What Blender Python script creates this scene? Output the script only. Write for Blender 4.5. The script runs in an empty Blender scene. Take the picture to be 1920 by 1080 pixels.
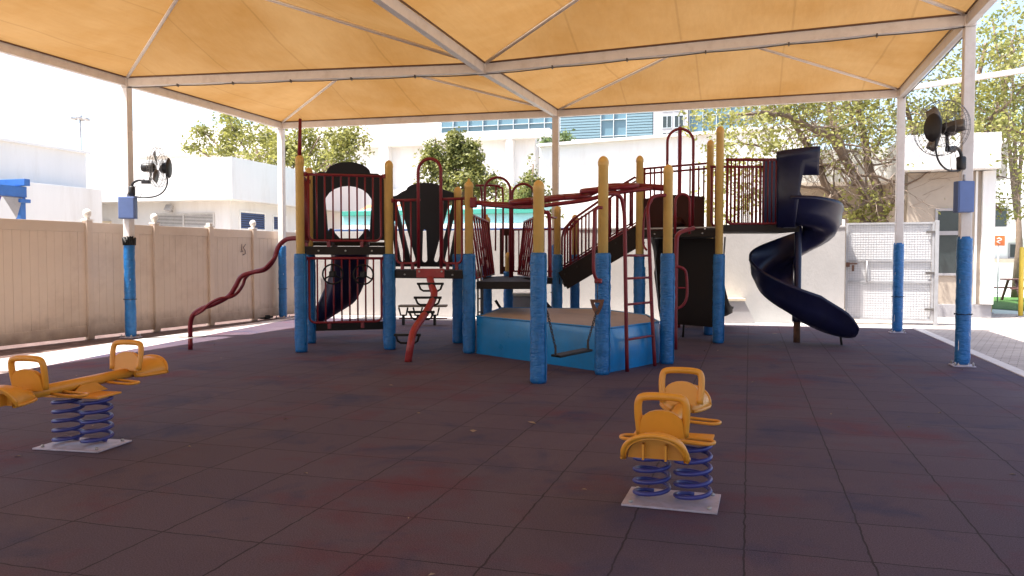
import bpy, bmesh, math, random
from mathutils import Vector, Matrix, noise
random.seed(7)
PI = math.pi
R = math.radians
scene = bpy.context.scene
COL = scene.collection

# ------------------------------------------------------------------ camera
FPX, YAW, PITCH, EYE = 1515.0, R(16.37), math.atan(58 / 1515.0), 1.5
fw = Vector((-math.sin(YAW) * math.cos(PITCH), math.cos(YAW) * math.cos(PITCH), -math.sin(PITCH)))
rt = Vector((math.cos(YAW), math.sin(YAW), 0))
up = rt.cross(fw)
fh = Vector((-math.sin(YAW), math.cos(YAW), 0))
C0 = Vector((0, 0, EYE))
def ray(x, y): return fw * FPX + rt * (x - 960) - up * (y - 540)
def P(x, y, Z):                      # survey: sight line (x, y) at Z metres ahead
    d = ray(x, y); return C0 + d * (Z / d.dot(fh))
def PH(x, z, Z):                     # sight line column x, Z metres ahead, at height z
    d = ray(x, 482); p = C0 + d * (Z / d.dot(fh)); p.z = z; return p
def GR(x, y, z=0.0):                 # where a sight line meets height z
    d = ray(x, y); return C0 + d * ((z - EYE) / d.z)
def atX(x, y, X): d = ray(x, y); return C0 + d * (X / d.x)
def atY(x, y, Y): d = ray(x, y); return C0 + d * (Y / d.y)
cam = bpy.data.cameras.new('camera')
cam.sensor_width = 36.0; cam.lens = FPX / 1920 * 36.0
cam.clip_start = 0.05; cam.clip_end = 2000
cob = bpy.data.objects.new('camera', cam); COL.objects.link(cob)
M3 = Matrix((rt, up, -fw)).transposed()
cob.matrix_world = Matrix.Translation(C0) @ M3.to_4x4()
scene.camera = cob

# ------------------------------------------------------------------ materials
def mat(name, col, rough=0.6, metal=0.0, var=0.12, vscale=6.0, bump=0.0, bscale=40.0, spec=0.5, dirt=None, dirt_amt=0.0,
        dscale=2.0, coat=0.0, stretch=None, transl=0.0):
    m = bpy.data.materials.new(name); m.use_nodes = True
    nt = m.node_tree; N = nt.nodes; L = nt.links
    b = N['Principled BSDF']
    b.inputs['Roughness'].default_value = rough; b.inputs['Metallic'].default_value = metal
    b.inputs['Specular IOR Level'].default_value = spec; b.inputs['Coat Weight'].default_value = coat
    tc = N.new('ShaderNodeTexCoord'); vec = tc.outputs['Object']
    if stretch:
        mp = N.new('ShaderNodeMapping'); mp.inputs['Scale'].default_value = stretch
        L.new(vec, mp.inputs['Vector']); vec = mp.outputs['Vector']
    n = N.new('ShaderNodeTexNoise'); n.inputs['Scale'].default_value = vscale; n.inputs['Detail'].default_value = 6
    n.inputs['Roughness'].default_value = 0.65
    L.new(vec, n.inputs['Vector'])
    r = N.new('ShaderNodeMapRange'); r.inputs[1].default_value = 0.3; r.inputs[2].default_value = 0.7
    r.inputs[3].default_value = 1 - var; r.inputs[4].default_value = 1 + var
    L.new(n.outputs['Fac'], r.inputs[0])
    mx = N.new('ShaderNodeMix'); mx.data_type = 'RGBA'; mx.blend_type = 'MULTIPLY'; mx.inputs[0].default_value = 1
    mx.inputs[6].default_value = (*col, 1); L.new(r.outputs[0], mx.inputs[7])
    out = mx.outputs[2]
    if dirt:
        n2 = N.new('ShaderNodeTexNoise'); n2.inputs['Scale'].default_value = dscale; n2.inputs['Detail'].default_value = 8
        n2.inputs['Roughness'].default_value = 0.7
        L.new(vec, n2.inputs['Vector'])
        r2 = N.new('ShaderNodeMapRange'); r2.inputs[1].default_value = 0.5; r2.inputs[2].default_value = 0.72
        r2.inputs[3].default_value = 0; r2.inputs[4].default_value = dirt_amt
        L.new(n2.outputs['Fac'], r2.inputs[0])
        m2 = N.new('ShaderNodeMix'); m2.data_type = 'RGBA'; L.new(r2.outputs[0], m2.inputs[0])
        L.new(out, m2.inputs[6]); m2.inputs[7].default_value = (*dirt, 1); out = m2.outputs[2]
    L.new(out, b.inputs['Base Color'])
    rr = N.new('ShaderNodeMapRange'); rr.inputs[3].default_value = max(0.05, rough - 0.1); rr.inputs[4].default_value = min(1, rough + 0.12)
    L.new(n.outputs['Fac'], rr.inputs[0]); L.new(rr.outputs[0], b.inputs['Roughness'])
    if bump:
        nb = N.new('ShaderNodeTexNoise'); nb.inputs['Scale'].default_value = bscale; nb.inputs['Detail'].default_value = 4
        L.new(vec, nb.inputs['Vector'])
        bp = N.new('ShaderNodeBump'); bp.inputs['Strength'].default_value = bump; bp.inputs['Distance'].default_value = 0.02
        L.new(nb.outputs['Fac'], bp.inputs['Height']); L.new(bp.outputs['Normal'], b.inputs['Normal'])
    if transl:
        t = N.new('ShaderNodeBsdfTranslucent'); L.new(out, t.inputs['Color'])
        ms = N.new('ShaderNodeMixShader'); ms.inputs[0].default_value = transl
        L.new(b.outputs[0], ms.inputs[1]); L.new(t.outputs[0], ms.inputs[2])
        L.new(ms.outputs[0], N['Material Output'].inputs['Surface'])
    return m

M = {}
M['white_steel'] = mat('white_steel', (.70, .655, .62), .45, var=.05, dirt=(.36, .28, .22), dirt_amt=.32, dscale=3.5)
M['dark_hem'] = mat('dark_hem', (.13, .065, .035), .7)
M['cable'] = mat('cable', (.10, .09, .085), .6)
M['blue_pad'] = mat('blue_pad', (.010, .13, .37), .3, var=.2, vscale=9, bump=.8, bscale=20, dirt=(.04, .20, .42), dirt_amt=.35, dscale=7, stretch=(1, 1, 2.2))
M['blue_vinyl'] = mat('blue_vinyl', (.013, .20, .48), .3, var=.12, vscale=3, bump=.3, bscale=5, dirt=(.06, .17, .3), dirt_amt=.5, dscale=2)
M['vinyl_top'] = mat('vinyl_top', (.34, .275, .24), .6, var=.12, vscale=4, bump=.2, bscale=14, dirt=(.12, .16, .22), dirt_amt=.5, dscale=1.7)
M['yellow_post'] = mat('yellow_post', (.62, .40, .12), .42, var=.08, vscale=5, dirt=(.50, .33, .13), dirt_amt=.5, dscale=3)
M['red_paint'] = mat('red_paint', (.165, .010, .019), .4, var=.2, vscale=9, dirt=(.19, .035, .03), dirt_amt=.3, dscale=6, spec=.35)
M['red_bright'] = mat('red_bright', (.26, .018, .02), .45, var=.15, vscale=8, dirt=(.36, .10, .08), dirt_amt=.5, dscale=7)
M['dark_deck'] = mat('dark_deck', (.017, .013, .012), .65, spec=.3, var=.2, bump=.2, bscale=60)
M['brown_board'] = mat('brown_board', (.009, .005, .0045), .6, spec=.3, var=.25, vscale=3)
M['brown_panel'] = mat('brown_panel', (.038, .007, .007), .55, spec=.3, var=.2)
M['navy_plastic'] = mat('navy_plastic', (.0055, .0055, .012), .45, spec=.3, var=.15, vscale=4)
M['slide_navy'] = mat('slide_navy', (.007, .009, .040), .32, spec=.4, var=.18, vscale=3, dirt=(.03, .03, .05), dirt_amt=.35, dscale=4)
M['black_rubber'] = mat('black_rubber', (.007, .006, .006), .55, spec=.3)
M['rust'] = mat('rust', (.13, .06, .035), .8, var=.4, vscale=12, bump=.4)
M['grey_steel'] = mat('grey_steel', (.36, .35, .34), .4, metal=.5, var=.1)
M['chain'] = mat('chain', (.07, .06, .06), .5, metal=.5)
M['seat_yellow'] = mat('seat_yellow', (.64, .28, .028), .38, var=.08, vscale=6, dirt=(.42, .2, .06), dirt_amt=.35, dscale=6)
M['spring_blue'] = mat('spring_blue', (.035, .04, .20), .35, var=.15)
M['steel_plate'] = mat('steel_plate', (.42, .38, .46), .5, metal=.2, var=.2, vscale=8, dirt=(.2, .13, .12), dirt_amt=.6, dscale=6)
M['white_wall'] = mat('white_wall', (.72, .71, .69), .8, var=.04, vscale=.8, bump=.1, bscale=30, dirt=(.52, .48, .43), dirt_amt=.42, dscale=1.3, stretch=(1, 1, .16))
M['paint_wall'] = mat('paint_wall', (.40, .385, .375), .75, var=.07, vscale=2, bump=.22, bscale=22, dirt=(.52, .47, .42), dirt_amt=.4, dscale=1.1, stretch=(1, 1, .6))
M['beige_wall'] = mat('beige_wall', (.36, .30, .24), .8, var=.05, bump=.15, bscale=25, dirt=(.45, .38, .31), dirt_amt=.3, dscale=.8)
M['plinth'] = mat('plinth', (.30, .29, .30), .8, var=.1, bump=.2)
M['blue_paint'] = mat('blue_paint', (.02, .12, .40), .4)
M['box_blue'] = mat('box_blue', (.10, .16, .36), .5, var=.08)
M['fan_black'] = mat('fan_black', (.014, .014, .017), .45)
M['fan_wire'] = mat('fan_wire', (.22, .215, .21), .35, metal=.7)
M['blue_shutter'] = mat('blue_shutter', (.03, .07, .19), .5)
M['louvre'] = mat('louvre', (.50, .48, .45), .5)
M['dark_gap'] = mat('dark_gap', (.02, .02, .022), .7)
M['dark_glass'] = mat('dark_glass', (.035, .045, .047), .12, spec=.6, var=.05)
M['tower_glass'] = mat('tower_glass', (.12, .21, .26), .12, var=.12, vscale=.15, spec=.5)
M['tower_louvre'] = mat('tower_louvre', (.17, .27, .32), .4, var=.06)
M['tower_concrete'] = mat('tower_concrete', (.36, .36, .38), .7)
M['tower_frame'] = mat('tower_frame', (.44, .49, .52), .5)
M['turquoise'] = mat('turquoise', (.27, .56, .58), .5, var=.06)
M['teal_edge'] = mat('teal_edge', (.04, .28, .22), .6)
M['clay'] = mat('clay', (.45, .17, .07), .7)
M['wood'] = mat('wood', (.16, .125, .085), .7, var=.25, vscale=5, stretch=(1, 8, 8), bump=.2)
M['cream'] = mat('cream', (.78, .66, .48), .7)
M['stone_box'] = mat('stone_box', (.42, .35, .31), .8)
M['flag_grey'] = mat('flag_grey', (.45, .45, .46), .8, transl=.4)
M['flag_purple'] = mat('flag_purple', (.10, .04, .30), .8, transl=.4)
M['sign_orange'] = mat('sign_orange', (.80, .17, .04), .5)
M['white_paint'] = mat('white_paint', (.80, .80, .78), .5)
M['pole_yellow'] = mat('pole_yellow', (.62, .46, .05), .5)
M['picnic_brown'] = mat('picnic_brown', (.09, .035, .03), .6)
M['fence_vinyl'] = mat('fence_vinyl', (.64, .525, .43), .42, var=.04, vscale=1.5, dirt=(.42, .31, .24), dirt_amt=.45, dscale=1.1)
nt = M['fence_vinyl'].node_tree; b_ = nt.nodes['Principled BSDF']; lk = b_.inputs['Base Color'].links[0].from_socket
oi = nt.nodes.new('ShaderNodeObjectInfo'); mr = nt.nodes.new('ShaderNodeMapRange'); mr.inputs[3].default_value = .93; mr.inputs[4].default_value = 1.06; nt.links.new(oi.outputs['Random'], mr.inputs[0])
mm = nt.nodes.new('ShaderNodeMix'); mm.data_type = 'RGBA'; mm.blend_type = 'MULTIPLY'; mm.inputs[0].default_value = 1; nt.links.new(lk, mm.inputs[6]); nt.links.new(mr.outputs[0], mm.inputs[7])
tc = nt.nodes.new('ShaderNodeTexCoord'); sx = nt.nodes.new('ShaderNodeSeparateXYZ'); nt.links.new(tc.outputs['Object'], sx.inputs[0])
nn = nt.nodes.new('ShaderNodeTexNoise'); nn.inputs['Scale'].default_value = 5; nn.inputs['Detail'].default_value = 7; nt.links.new(tc.outputs['Object'], nn.inputs['Vector'])
ma = nt.nodes.new('ShaderNodeMath'); ma.operation = 'MULTIPLY_ADD'; ma.inputs[1].default_value = -.55; nt.links.new(nn.outputs['Fac'], ma.inputs[0]); nt.links.new(sx.outputs['Z'], ma.inputs[2])
ms_ = nt.nodes.new('ShaderNodeMapRange'); ms_.inputs[1].default_value = -.25; ms_.inputs[2].default_value = .16; ms_.inputs[3].default_value = .75; ms_.inputs[4].default_value = 0; nt.links.new(ma.outputs[0], ms_.inputs[0])
m3 = nt.nodes.new('ShaderNodeMix'); m3.data_type = 'RGBA'; nt.links.new(ms_.outputs[0], m3.inputs[0]); nt.links.new(mm.outputs[2], m3.inputs[6]); m3.inputs[7].default_value = (.22, .155, .125, 1)
nt.links.new(m3.outputs[2], b_.inputs['Base Color'])
M['cap_white'] = mat('cap_white', (.74, .70, .64), .45)
M['scribble'] = mat('scribble', (.17, .14, .16), .8)
M['gate_steel'] = mat('gate_steel', (.40, .40, .41), .45, metal=.3, var=.1, dirt=(.2, .15, .12), dirt_amt=.3)
M['gate_sheet'] = mat('gate_sheet', (.66, .66, .67), .7, var=.05, bump=.3, bscale=7)
M['bark'] = mat('bark', (.15, .105, .075), .9, var=.3, vscale=8, bump=.8, bscale=22, stretch=(1, 1, .4))
M['bark_light'] = mat('bark_light', (.26, .20, .155), .9, var=.3, vscale=8, bump=.8, bscale=22, stretch=(1, 1, .4))

def leaf_mat(name, dark, light, transl=.42, scale=1.1):
    m = bpy.data.materials.new(name); m.use_nodes = True
    nt = m.node_tree; N = nt.nodes; L = nt.links
    b = N['Principled BSDF']; b.inputs['Roughness'].default_value = .5
    g = N.new('ShaderNodeNewGeometry')
    n = N.new('ShaderNodeTexNoise'); n.inputs['Scale'].default_value = scale; n.inputs['Detail'].default_value = 3
    tc = N.new('ShaderNodeTexCoord'); L.new(tc.outputs['Object'], n.inputs['Vector'])
    add = N.new('ShaderNodeMath'); add.operation = 'MULTIPLY_ADD'; add.inputs[1].default_value = .5; 
    L.new(g.outputs['Random Per Island'], add.inputs[0])
    sub = N.new('ShaderNodeMath'); sub.operation = 'MULTIPLY_ADD'; sub.inputs[1].default_value = 1.6; sub.inputs[2].default_value = -.55
    L.new(n.outputs['Fac'], sub.inputs[0]); L.new(sub.outputs[0], add.inputs[2])
    mx = N.new('ShaderNodeMix'); mx.data_type = 'RGBA'; mx.clamp_factor = True
    L.new(add.outputs[0], mx.inputs[0]); mx.inputs[6].default_value = (*dark, 1); mx.inputs[7].default_value = (*light, 1)
    L.new(mx.outputs[2], b.inputs['Base Color'])
    t = N.new('ShaderNodeBsdfTranslucent'); L.new(mx.outputs[2], t.inputs['Color'])
    ms = N.new('ShaderNodeMixShader'); ms.inputs[0].default_value = transl
    L.new(b.outputs[0], ms.inputs[1]); L.new(t.outputs[0], ms.inputs[2])
    L.new(ms.outputs[0], N['Material Output'].inputs['Surface'])
    return m
M['leaf_yellow'] = leaf_mat('leaf_yellow', (.095, .105, .025), (.36, .345, .085))
M['leaf_pale'] = leaf_mat('leaf_pale', (.13, .14, .035), (.42, .41, .12), .45)
M['leaf_mid'] = leaf_mat('leaf_mid', (.075, .10, .025), (.28, .31, .075))
M['leaf_olive'] = leaf_mat('leaf_olive', (.075, .085, .022), (.30, .30, .085), .4)
M['leaf_dark'] = leaf_mat('leaf_dark', (.035, .065, .025), (.16, .22, .07), .3)

def fabric_mat():
    m = bpy.data.materials.new('canopy_fabric'); m.use_nodes = True
    nt = m.node_tree; N = nt.nodes; L = nt.links; N.remove(N['Principled BSDF'])
    tc = N.new('ShaderNodeTexCoord')
    n = N.new('ShaderNodeTexNoise'); n.inputs['Scale'].default_value = .45; n.inputs['Detail'].default_value = 7; n.inputs['Roughness'].default_value = .6
    L.new(tc.outputs['Object'], n.inputs['Vector'])
    n2 = N.new('ShaderNodeTexNoise'); n2.inputs['Scale'].default_value = 14; n2.inputs['Detail'].default_value = 5
    mp = N.new('ShaderNodeMapping'); mp.inputs['Scale'].default_value = (1, .12, 1); L.new(tc.outputs['Object'], mp.inputs['Vector'])
    L.new(mp.outputs[0], n2.inputs['Vector'])
    r = N.new('ShaderNodeMapRange'); r.inputs[1].default_value = .35; r.inputs[2].default_value = .68; L.new(n.outputs['Fac'], r.inputs[0])
    c = N.new('ShaderNodeMix'); c.data_type = 'RGBA'; L.new(r.outputs[0], c.inputs[0])
    c.inputs[6].default_value = (.43, .30, .17, 1); c.inputs[7].default_value = (.34, .205, .085, 1)
    r2 = N.new('ShaderNodeMapRange'); r2.inputs[3].default_value = .90; r2.inputs[4].default_value = 1.06; L.new(n2.outputs['Fac'], r2.inputs[0])
    c2 = N.new('ShaderNodeMix'); c2.data_type = 'RGBA'; c2.blend_type = 'MULTIPLY'; c2.inputs[0].default_value = 1
    L.new(c.outputs[2], c2.inputs[6]); L.new(r2.outputs[0], c2.inputs[7])
    # welded seams every 1.55 m
    sx = N.new('ShaderNodeSeparateXYZ'); L.new(tc.outputs['Object'], sx.inputs[0])
    fm = N.new('ShaderNodeMath'); fm.operation = 'PINGPONG'; fm.inputs[1].default_value = .775; L.new(sx.outputs['X'], fm.inputs[0])
    gt = N.new('ShaderNodeMapRange'); gt.inputs[1].default_value = .010; gt.inputs[2].default_value = .022; gt.inputs[3].default_value = .86; gt.inputs[4].default_value = 1; L.new(fm.outputs[0], gt.inputs[0])
    c3 = N.new('ShaderNodeMix'); c3.data_type = 'RGBA'; c3.blend_type = 'MULTIPLY'; c3.inputs[0].default_value = 1; L.new(c2.outputs[2], c3.inputs[6]); L.new(gt.outputs[0], c3.inputs[7])
    tt = N.new('ShaderNodeMix'); tt.data_type = 'RGBA'; tt.blend_type = 'MULTIPLY'; tt.inputs[0].default_value = 1; L.new(c3.outputs[2], tt.inputs[6]); tt.inputs[7].default_value = (.86, .70, .45, 1)
    d = N.new('ShaderNodeBsdfDiffuse'); t = N.new('ShaderNodeBsdfTranslucent')
    L.new(c3.outputs[2], d.inputs['Color']); L.new(tt.outputs[2], t.inputs['Color'])
    ms = N.new('ShaderNodeMixShader'); ms.inputs[0].default_value = .27
    L.new(d.outputs[0], ms.inputs[1]); L.new(t.outputs[0], ms.inputs[2])
    bp = N.new('ShaderNodeBump'); bp.inputs['Strength'].default_value = .3; bp.inputs['Distance'].default_value = .05
    L.new(n2.outputs['Fac'], bp.inputs['Height']); L.new(bp.outputs[0], d.inputs['Normal'])
    L.new(ms.outputs[0], N['Material Output'].inputs['Surface'])
    return m
M['fabric'] = fabric_mat()

def rubber_mat():
    m = bpy.data.materials.new('rubber_tiles'); m.use_nodes = True
    nt = m.node_tree; N = nt.nodes; L = nt.links; b = N['Principled BSDF']
    tc = N.new('ShaderNodeTexCoord'); V = tc.outputs['Object']
    def noise_(s, d=5, rough=.6):
        n = N.new('ShaderNodeTexNoise'); n.inputs['Scale'].default_value = s; n.inputs['Detail'].default_value = d
        n.inputs['Roughness'].default_value = rough; L.new(V, n.inputs['Vector']); return n
    # interlocking wavy edges
    w = N.new('ShaderNodeTexNoise'); w.inputs['Scale'].default_value = 9; w.inputs['Detail'].default_value = 1; L.new(V, w.inputs['Vector'])
    sc = N.new('ShaderNodeVectorMath'); sc.operation = 'MULTIPLY_ADD'; sc.inputs[1].default_value = (.022, .022, 0)
    L.new(w.outputs['Color'], sc.inputs[0]); L.new(V, sc.inputs[2])
    br = N.new('ShaderNodeTexBrick'); br.offset = 0; br.inputs['Scale'].default_value = 1
    br.inputs['Brick Width'].default_value = .61; br.inputs['Row Height'].default_value = .61
    br.inputs['Mortar Size'].default_value = .006; br.inputs['Mortar Smooth'].default_value = .3
    br.inputs['Color1'].default_value = (.070, .051, .077, 1); br.inputs['Color2'].default_value = (.084, .059, .084, 1)
    br.inputs['Mortar'].default_value = (.028, .018, .026, 1); L.new(sc.outputs[0], br.inputs['Vector'])
    n1 = noise_(.75, 6, .62); r1 = N.new('ShaderNodeMapRange'); r1.inputs[1].default_value = .52; r1.inputs[2].default_value = .66; r1.inputs[4].default_value = 1.0
    L.new(n1.outputs['Fac'], r1.inputs[0])
    c1 = N.new('ShaderNodeMix'); c1.data_type = 'RGBA'; L.new(r1.outputs[0], c1.inputs[0]); L.new(br.outputs['Color'], c1.inputs[6]); c1.inputs[7].default_value = (.095, .030, .048, 1)
    n2 = noise_(1.1, 6, .62); n2.inputs['Distortion'].default_value = .5
    r2 = N.new('ShaderNodeMapRange'); r2.inputs[1].default_value = .53; r2.inputs[2].default_value = .68; r2.inputs[4].default_value = .95
    L.new(n2.outputs['Fac'], r2.inputs[0])
    c2 = N.new('ShaderNodeMix'); c2.data_type = 'RGBA'; L.new(r2.outputs[0], c2.inputs[0]); L.new(c1.outputs[2], c2.inputs[6]); c2.inputs[7].default_value = (.034, .033, .078, 1)
    # pale crumbs and dust
    n3 = noise_(55, 3, .7); r3 = N.new('ShaderNodeMapRange'); r3.inputs[1].default_value = .66; r3.inputs[2].default_value = .74; r3.inputs[4].default_value = .6
    L.new(n3.outputs['Fac'], r3.inputs[0])
    c3 = N.new('ShaderNodeMix'); c3.data_type = 'RGBA'; L.new(r3.outputs[0], c3.inputs[0]); L.new(c2.outputs[2], c3.inputs[6]); c3.inputs[7].default_value = (.19, .13, .15, 1)
    n4 = noise_(130, 2, .6); r4 = N.new('ShaderNodeMapRange'); r4.inputs[1].default_value = .3; r4.inputs[2].default_value = .7; r4.inputs[3].default_value = .55; r4.inputs[4].default_value = 1.45; L.new(n4.outputs['Fac'], r4.inputs[0])
    c4 = N.new('ShaderNodeMix'); c4.data_type = 'RGBA'; c4.blend_type = 'MULTIPLY'; c4.inputs[0].default_value = 1
    L.new(c3.outputs[2], c4.inputs[6]); L.new(r4.outputs[0], c4.inputs[7])
    nd = noise_(.33, 9, .72); nd.inputs['Distortion'].default_value = 1.2
    rd = N.new('ShaderNodeMapRange'); rd.inputs[1].default_value = .50; rd.inputs[2].default_value = .74; rd.inputs[4].default_value = .42
    L.new(nd.outputs['Fac'], rd.inputs[0])
    cd = N.new('ShaderNodeMix'); cd.data_type = 'RGBA'; L.new(rd.outputs[0], cd.inputs[0]); L.new(c4.outputs[2], cd.inputs[6]); cd.inputs[7].default_value = (.135, .105, .125, 1); c4 = cd
    # seams stay dark over every patch
    c5 = N.new('ShaderNodeMix'); c5.data_type = 'RGBA'
    mm = N.new('ShaderNodeMath'); mm.operation = 'MULTIPLY'; mm.inputs[1].default_value = .55; L.new(br.outputs['Fac'], mm.inputs[0]); L.new(mm.outputs[0], c5.inputs[0])
    L.new(c4.outputs[2], c5.inputs[6]); c5.inputs[7].default_value = (.022, .015, .023, 1)
    L.new(c5.outputs[2], b.inputs['Base Color']); b.inputs['Roughness'].default_value = .82; b.inputs['Specular IOR Level'].default_value = .28
    iv = N.new('ShaderNodeMath'); iv.operation = 'MULTIPLY_ADD'; iv.inputs[1].default_value = -1.0; L.new(br.outputs['Fac'], iv.inputs[0]); L.new(n4.outputs['Fac'], iv.inputs[2])
    bp = N.new('ShaderNodeBump'); bp.inputs['Strength'].default_value = .5; bp.inputs['Distance'].default_value = .006
    L.new(iv.outputs[0], bp.inputs['Height']); L.new(bp.outputs[0], b.inputs['Normal'])
    return m
M['rubber'] = rubber_mat()

def paver_mat(name, c1, c2, mortar, bw, bh, rot=0.0, tint=None):
    m = bpy.data.materials.new(name); m.use_nodes = True
    nt = m.node_tree; N = nt.nodes; L = nt.links; b = N['Principled BSDF']
    tc = N.new('ShaderNodeTexCoord'); mp = N.new('ShaderNodeMapping'); mp.inputs['Rotation'].default_value = (0, 0, rot)
    L.new(tc.outputs['Object'], mp.inputs['Vector'])
    br = N.new('ShaderNodeTexBrick'); br.inputs['Scale'].default_value = 1; br.inputs['Brick Width'].default_value = bw; br.inputs['Row Height'].default_value = bh
    br.inputs['Mortar Size'].default_value = .006; br.inputs['Color1'].default_value = (*c1, 1); br.inputs['Color2'].default_value = (*c2, 1); br.inputs['Mortar'].default_value = (*mortar, 1)
    L.new(mp.outputs[0], br.inputs['Vector'])
    n = N.new('ShaderNodeTexNoise'); n.inputs['Scale'].default_value = 1.3; n.inputs['Detail'].default_value = 8; n.inputs['Roughness'].default_value = .7; L.new(tc.outputs['Object'], n.inputs['Vector'])
    r = N.new('ShaderNodeMapRange'); r.inputs[1].default_value = .3; r.inputs[2].default_value = .7; r.inputs[3].default_value = .78; r.inputs[4].default_value = 1.15; L.new(n.outputs['Fac'], r.inputs[0])
    c = N.new('ShaderNodeMix'); c.data_type = 'RGBA'; c.blend_type = 'MULTIPLY'; c.inputs[0].default_value = 1; L.new(br.outputs['Color'], c.inputs[6]); L.new(r.outputs[0], c.inputs[7])
    o = c.outputs[2]
    if tint:
        n2 = N.new('ShaderNodeTexNoise'); n2.inputs['Scale'].default_value = .8; n2.inputs['Detail'].default_value = 3; L.new(tc.outputs['Object'], n2.inputs['Vector'])
        r2 = N.new('ShaderNodeMapRange'); r2.inputs[1].default_value = .48; r2.inputs[2].default_value = .6; r2.inputs[4].default_value = .6; L.new(n2.outputs['Fac'], r2.inputs[0])
        cc = N.new('ShaderNodeMix'); cc.data_type = 'RGBA'; L.new(r2.outputs[0], cc.inputs[0]); L.new(o, cc.inputs[6]); cc.inputs[7].default_value = (*tint, 1); o = cc.outputs[2]
    L.new(o, b.inputs['Base Color']); b.inputs['Roughness'].default_value = .85
    bp = N.new('ShaderNodeBump'); bp.inputs['Strength'].default_value = .4; bp.inputs['Distance'].default_value = .01; bp.invert = True
    L.new(br.outputs['Fac'], bp.inputs['Height']); L.new(bp.outputs[0], b.inputs['Normal'])
    return m
M['paving_pink'] = paver_mat('paving_pink', (.50, .43, .42), (.56, .50, .49), (.30, .25, .24), .2, .1, tint=(.44, .50, .49))
M['paving_grey'] = paver_mat('paving_grey', (.34, .30, .28), (.42, .36, .33), (.17, .15, .14), .22, .11, .3)
M['ground'] = mat('ground', (.40, .34, .28), .9, var=.15, vscale=.6, bump=.3, bscale=10)
M['soil'] = mat('soil', (.085, .048, .042), .9, var=.35, vscale=6, bump=.7, bscale=30, dirt=(.25, .19, .17), dirt_amt=.5, dscale=4)
M['kerb'] = mat('kerb', (.58, .54, .52), .8, var=.08, vscale=5, bump=.3)
M['litter'] = mat('litter', (.26, .19, .13), .8, var=.4, vscale=20)
M['lawn'] = mat('lawn', (.035, .11, .015), .9, var=.4, vscale=12, bump=.8, bscale=80)
M['court'] = mat('court', (.45, .52, .48), .8, var=.05)

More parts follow.
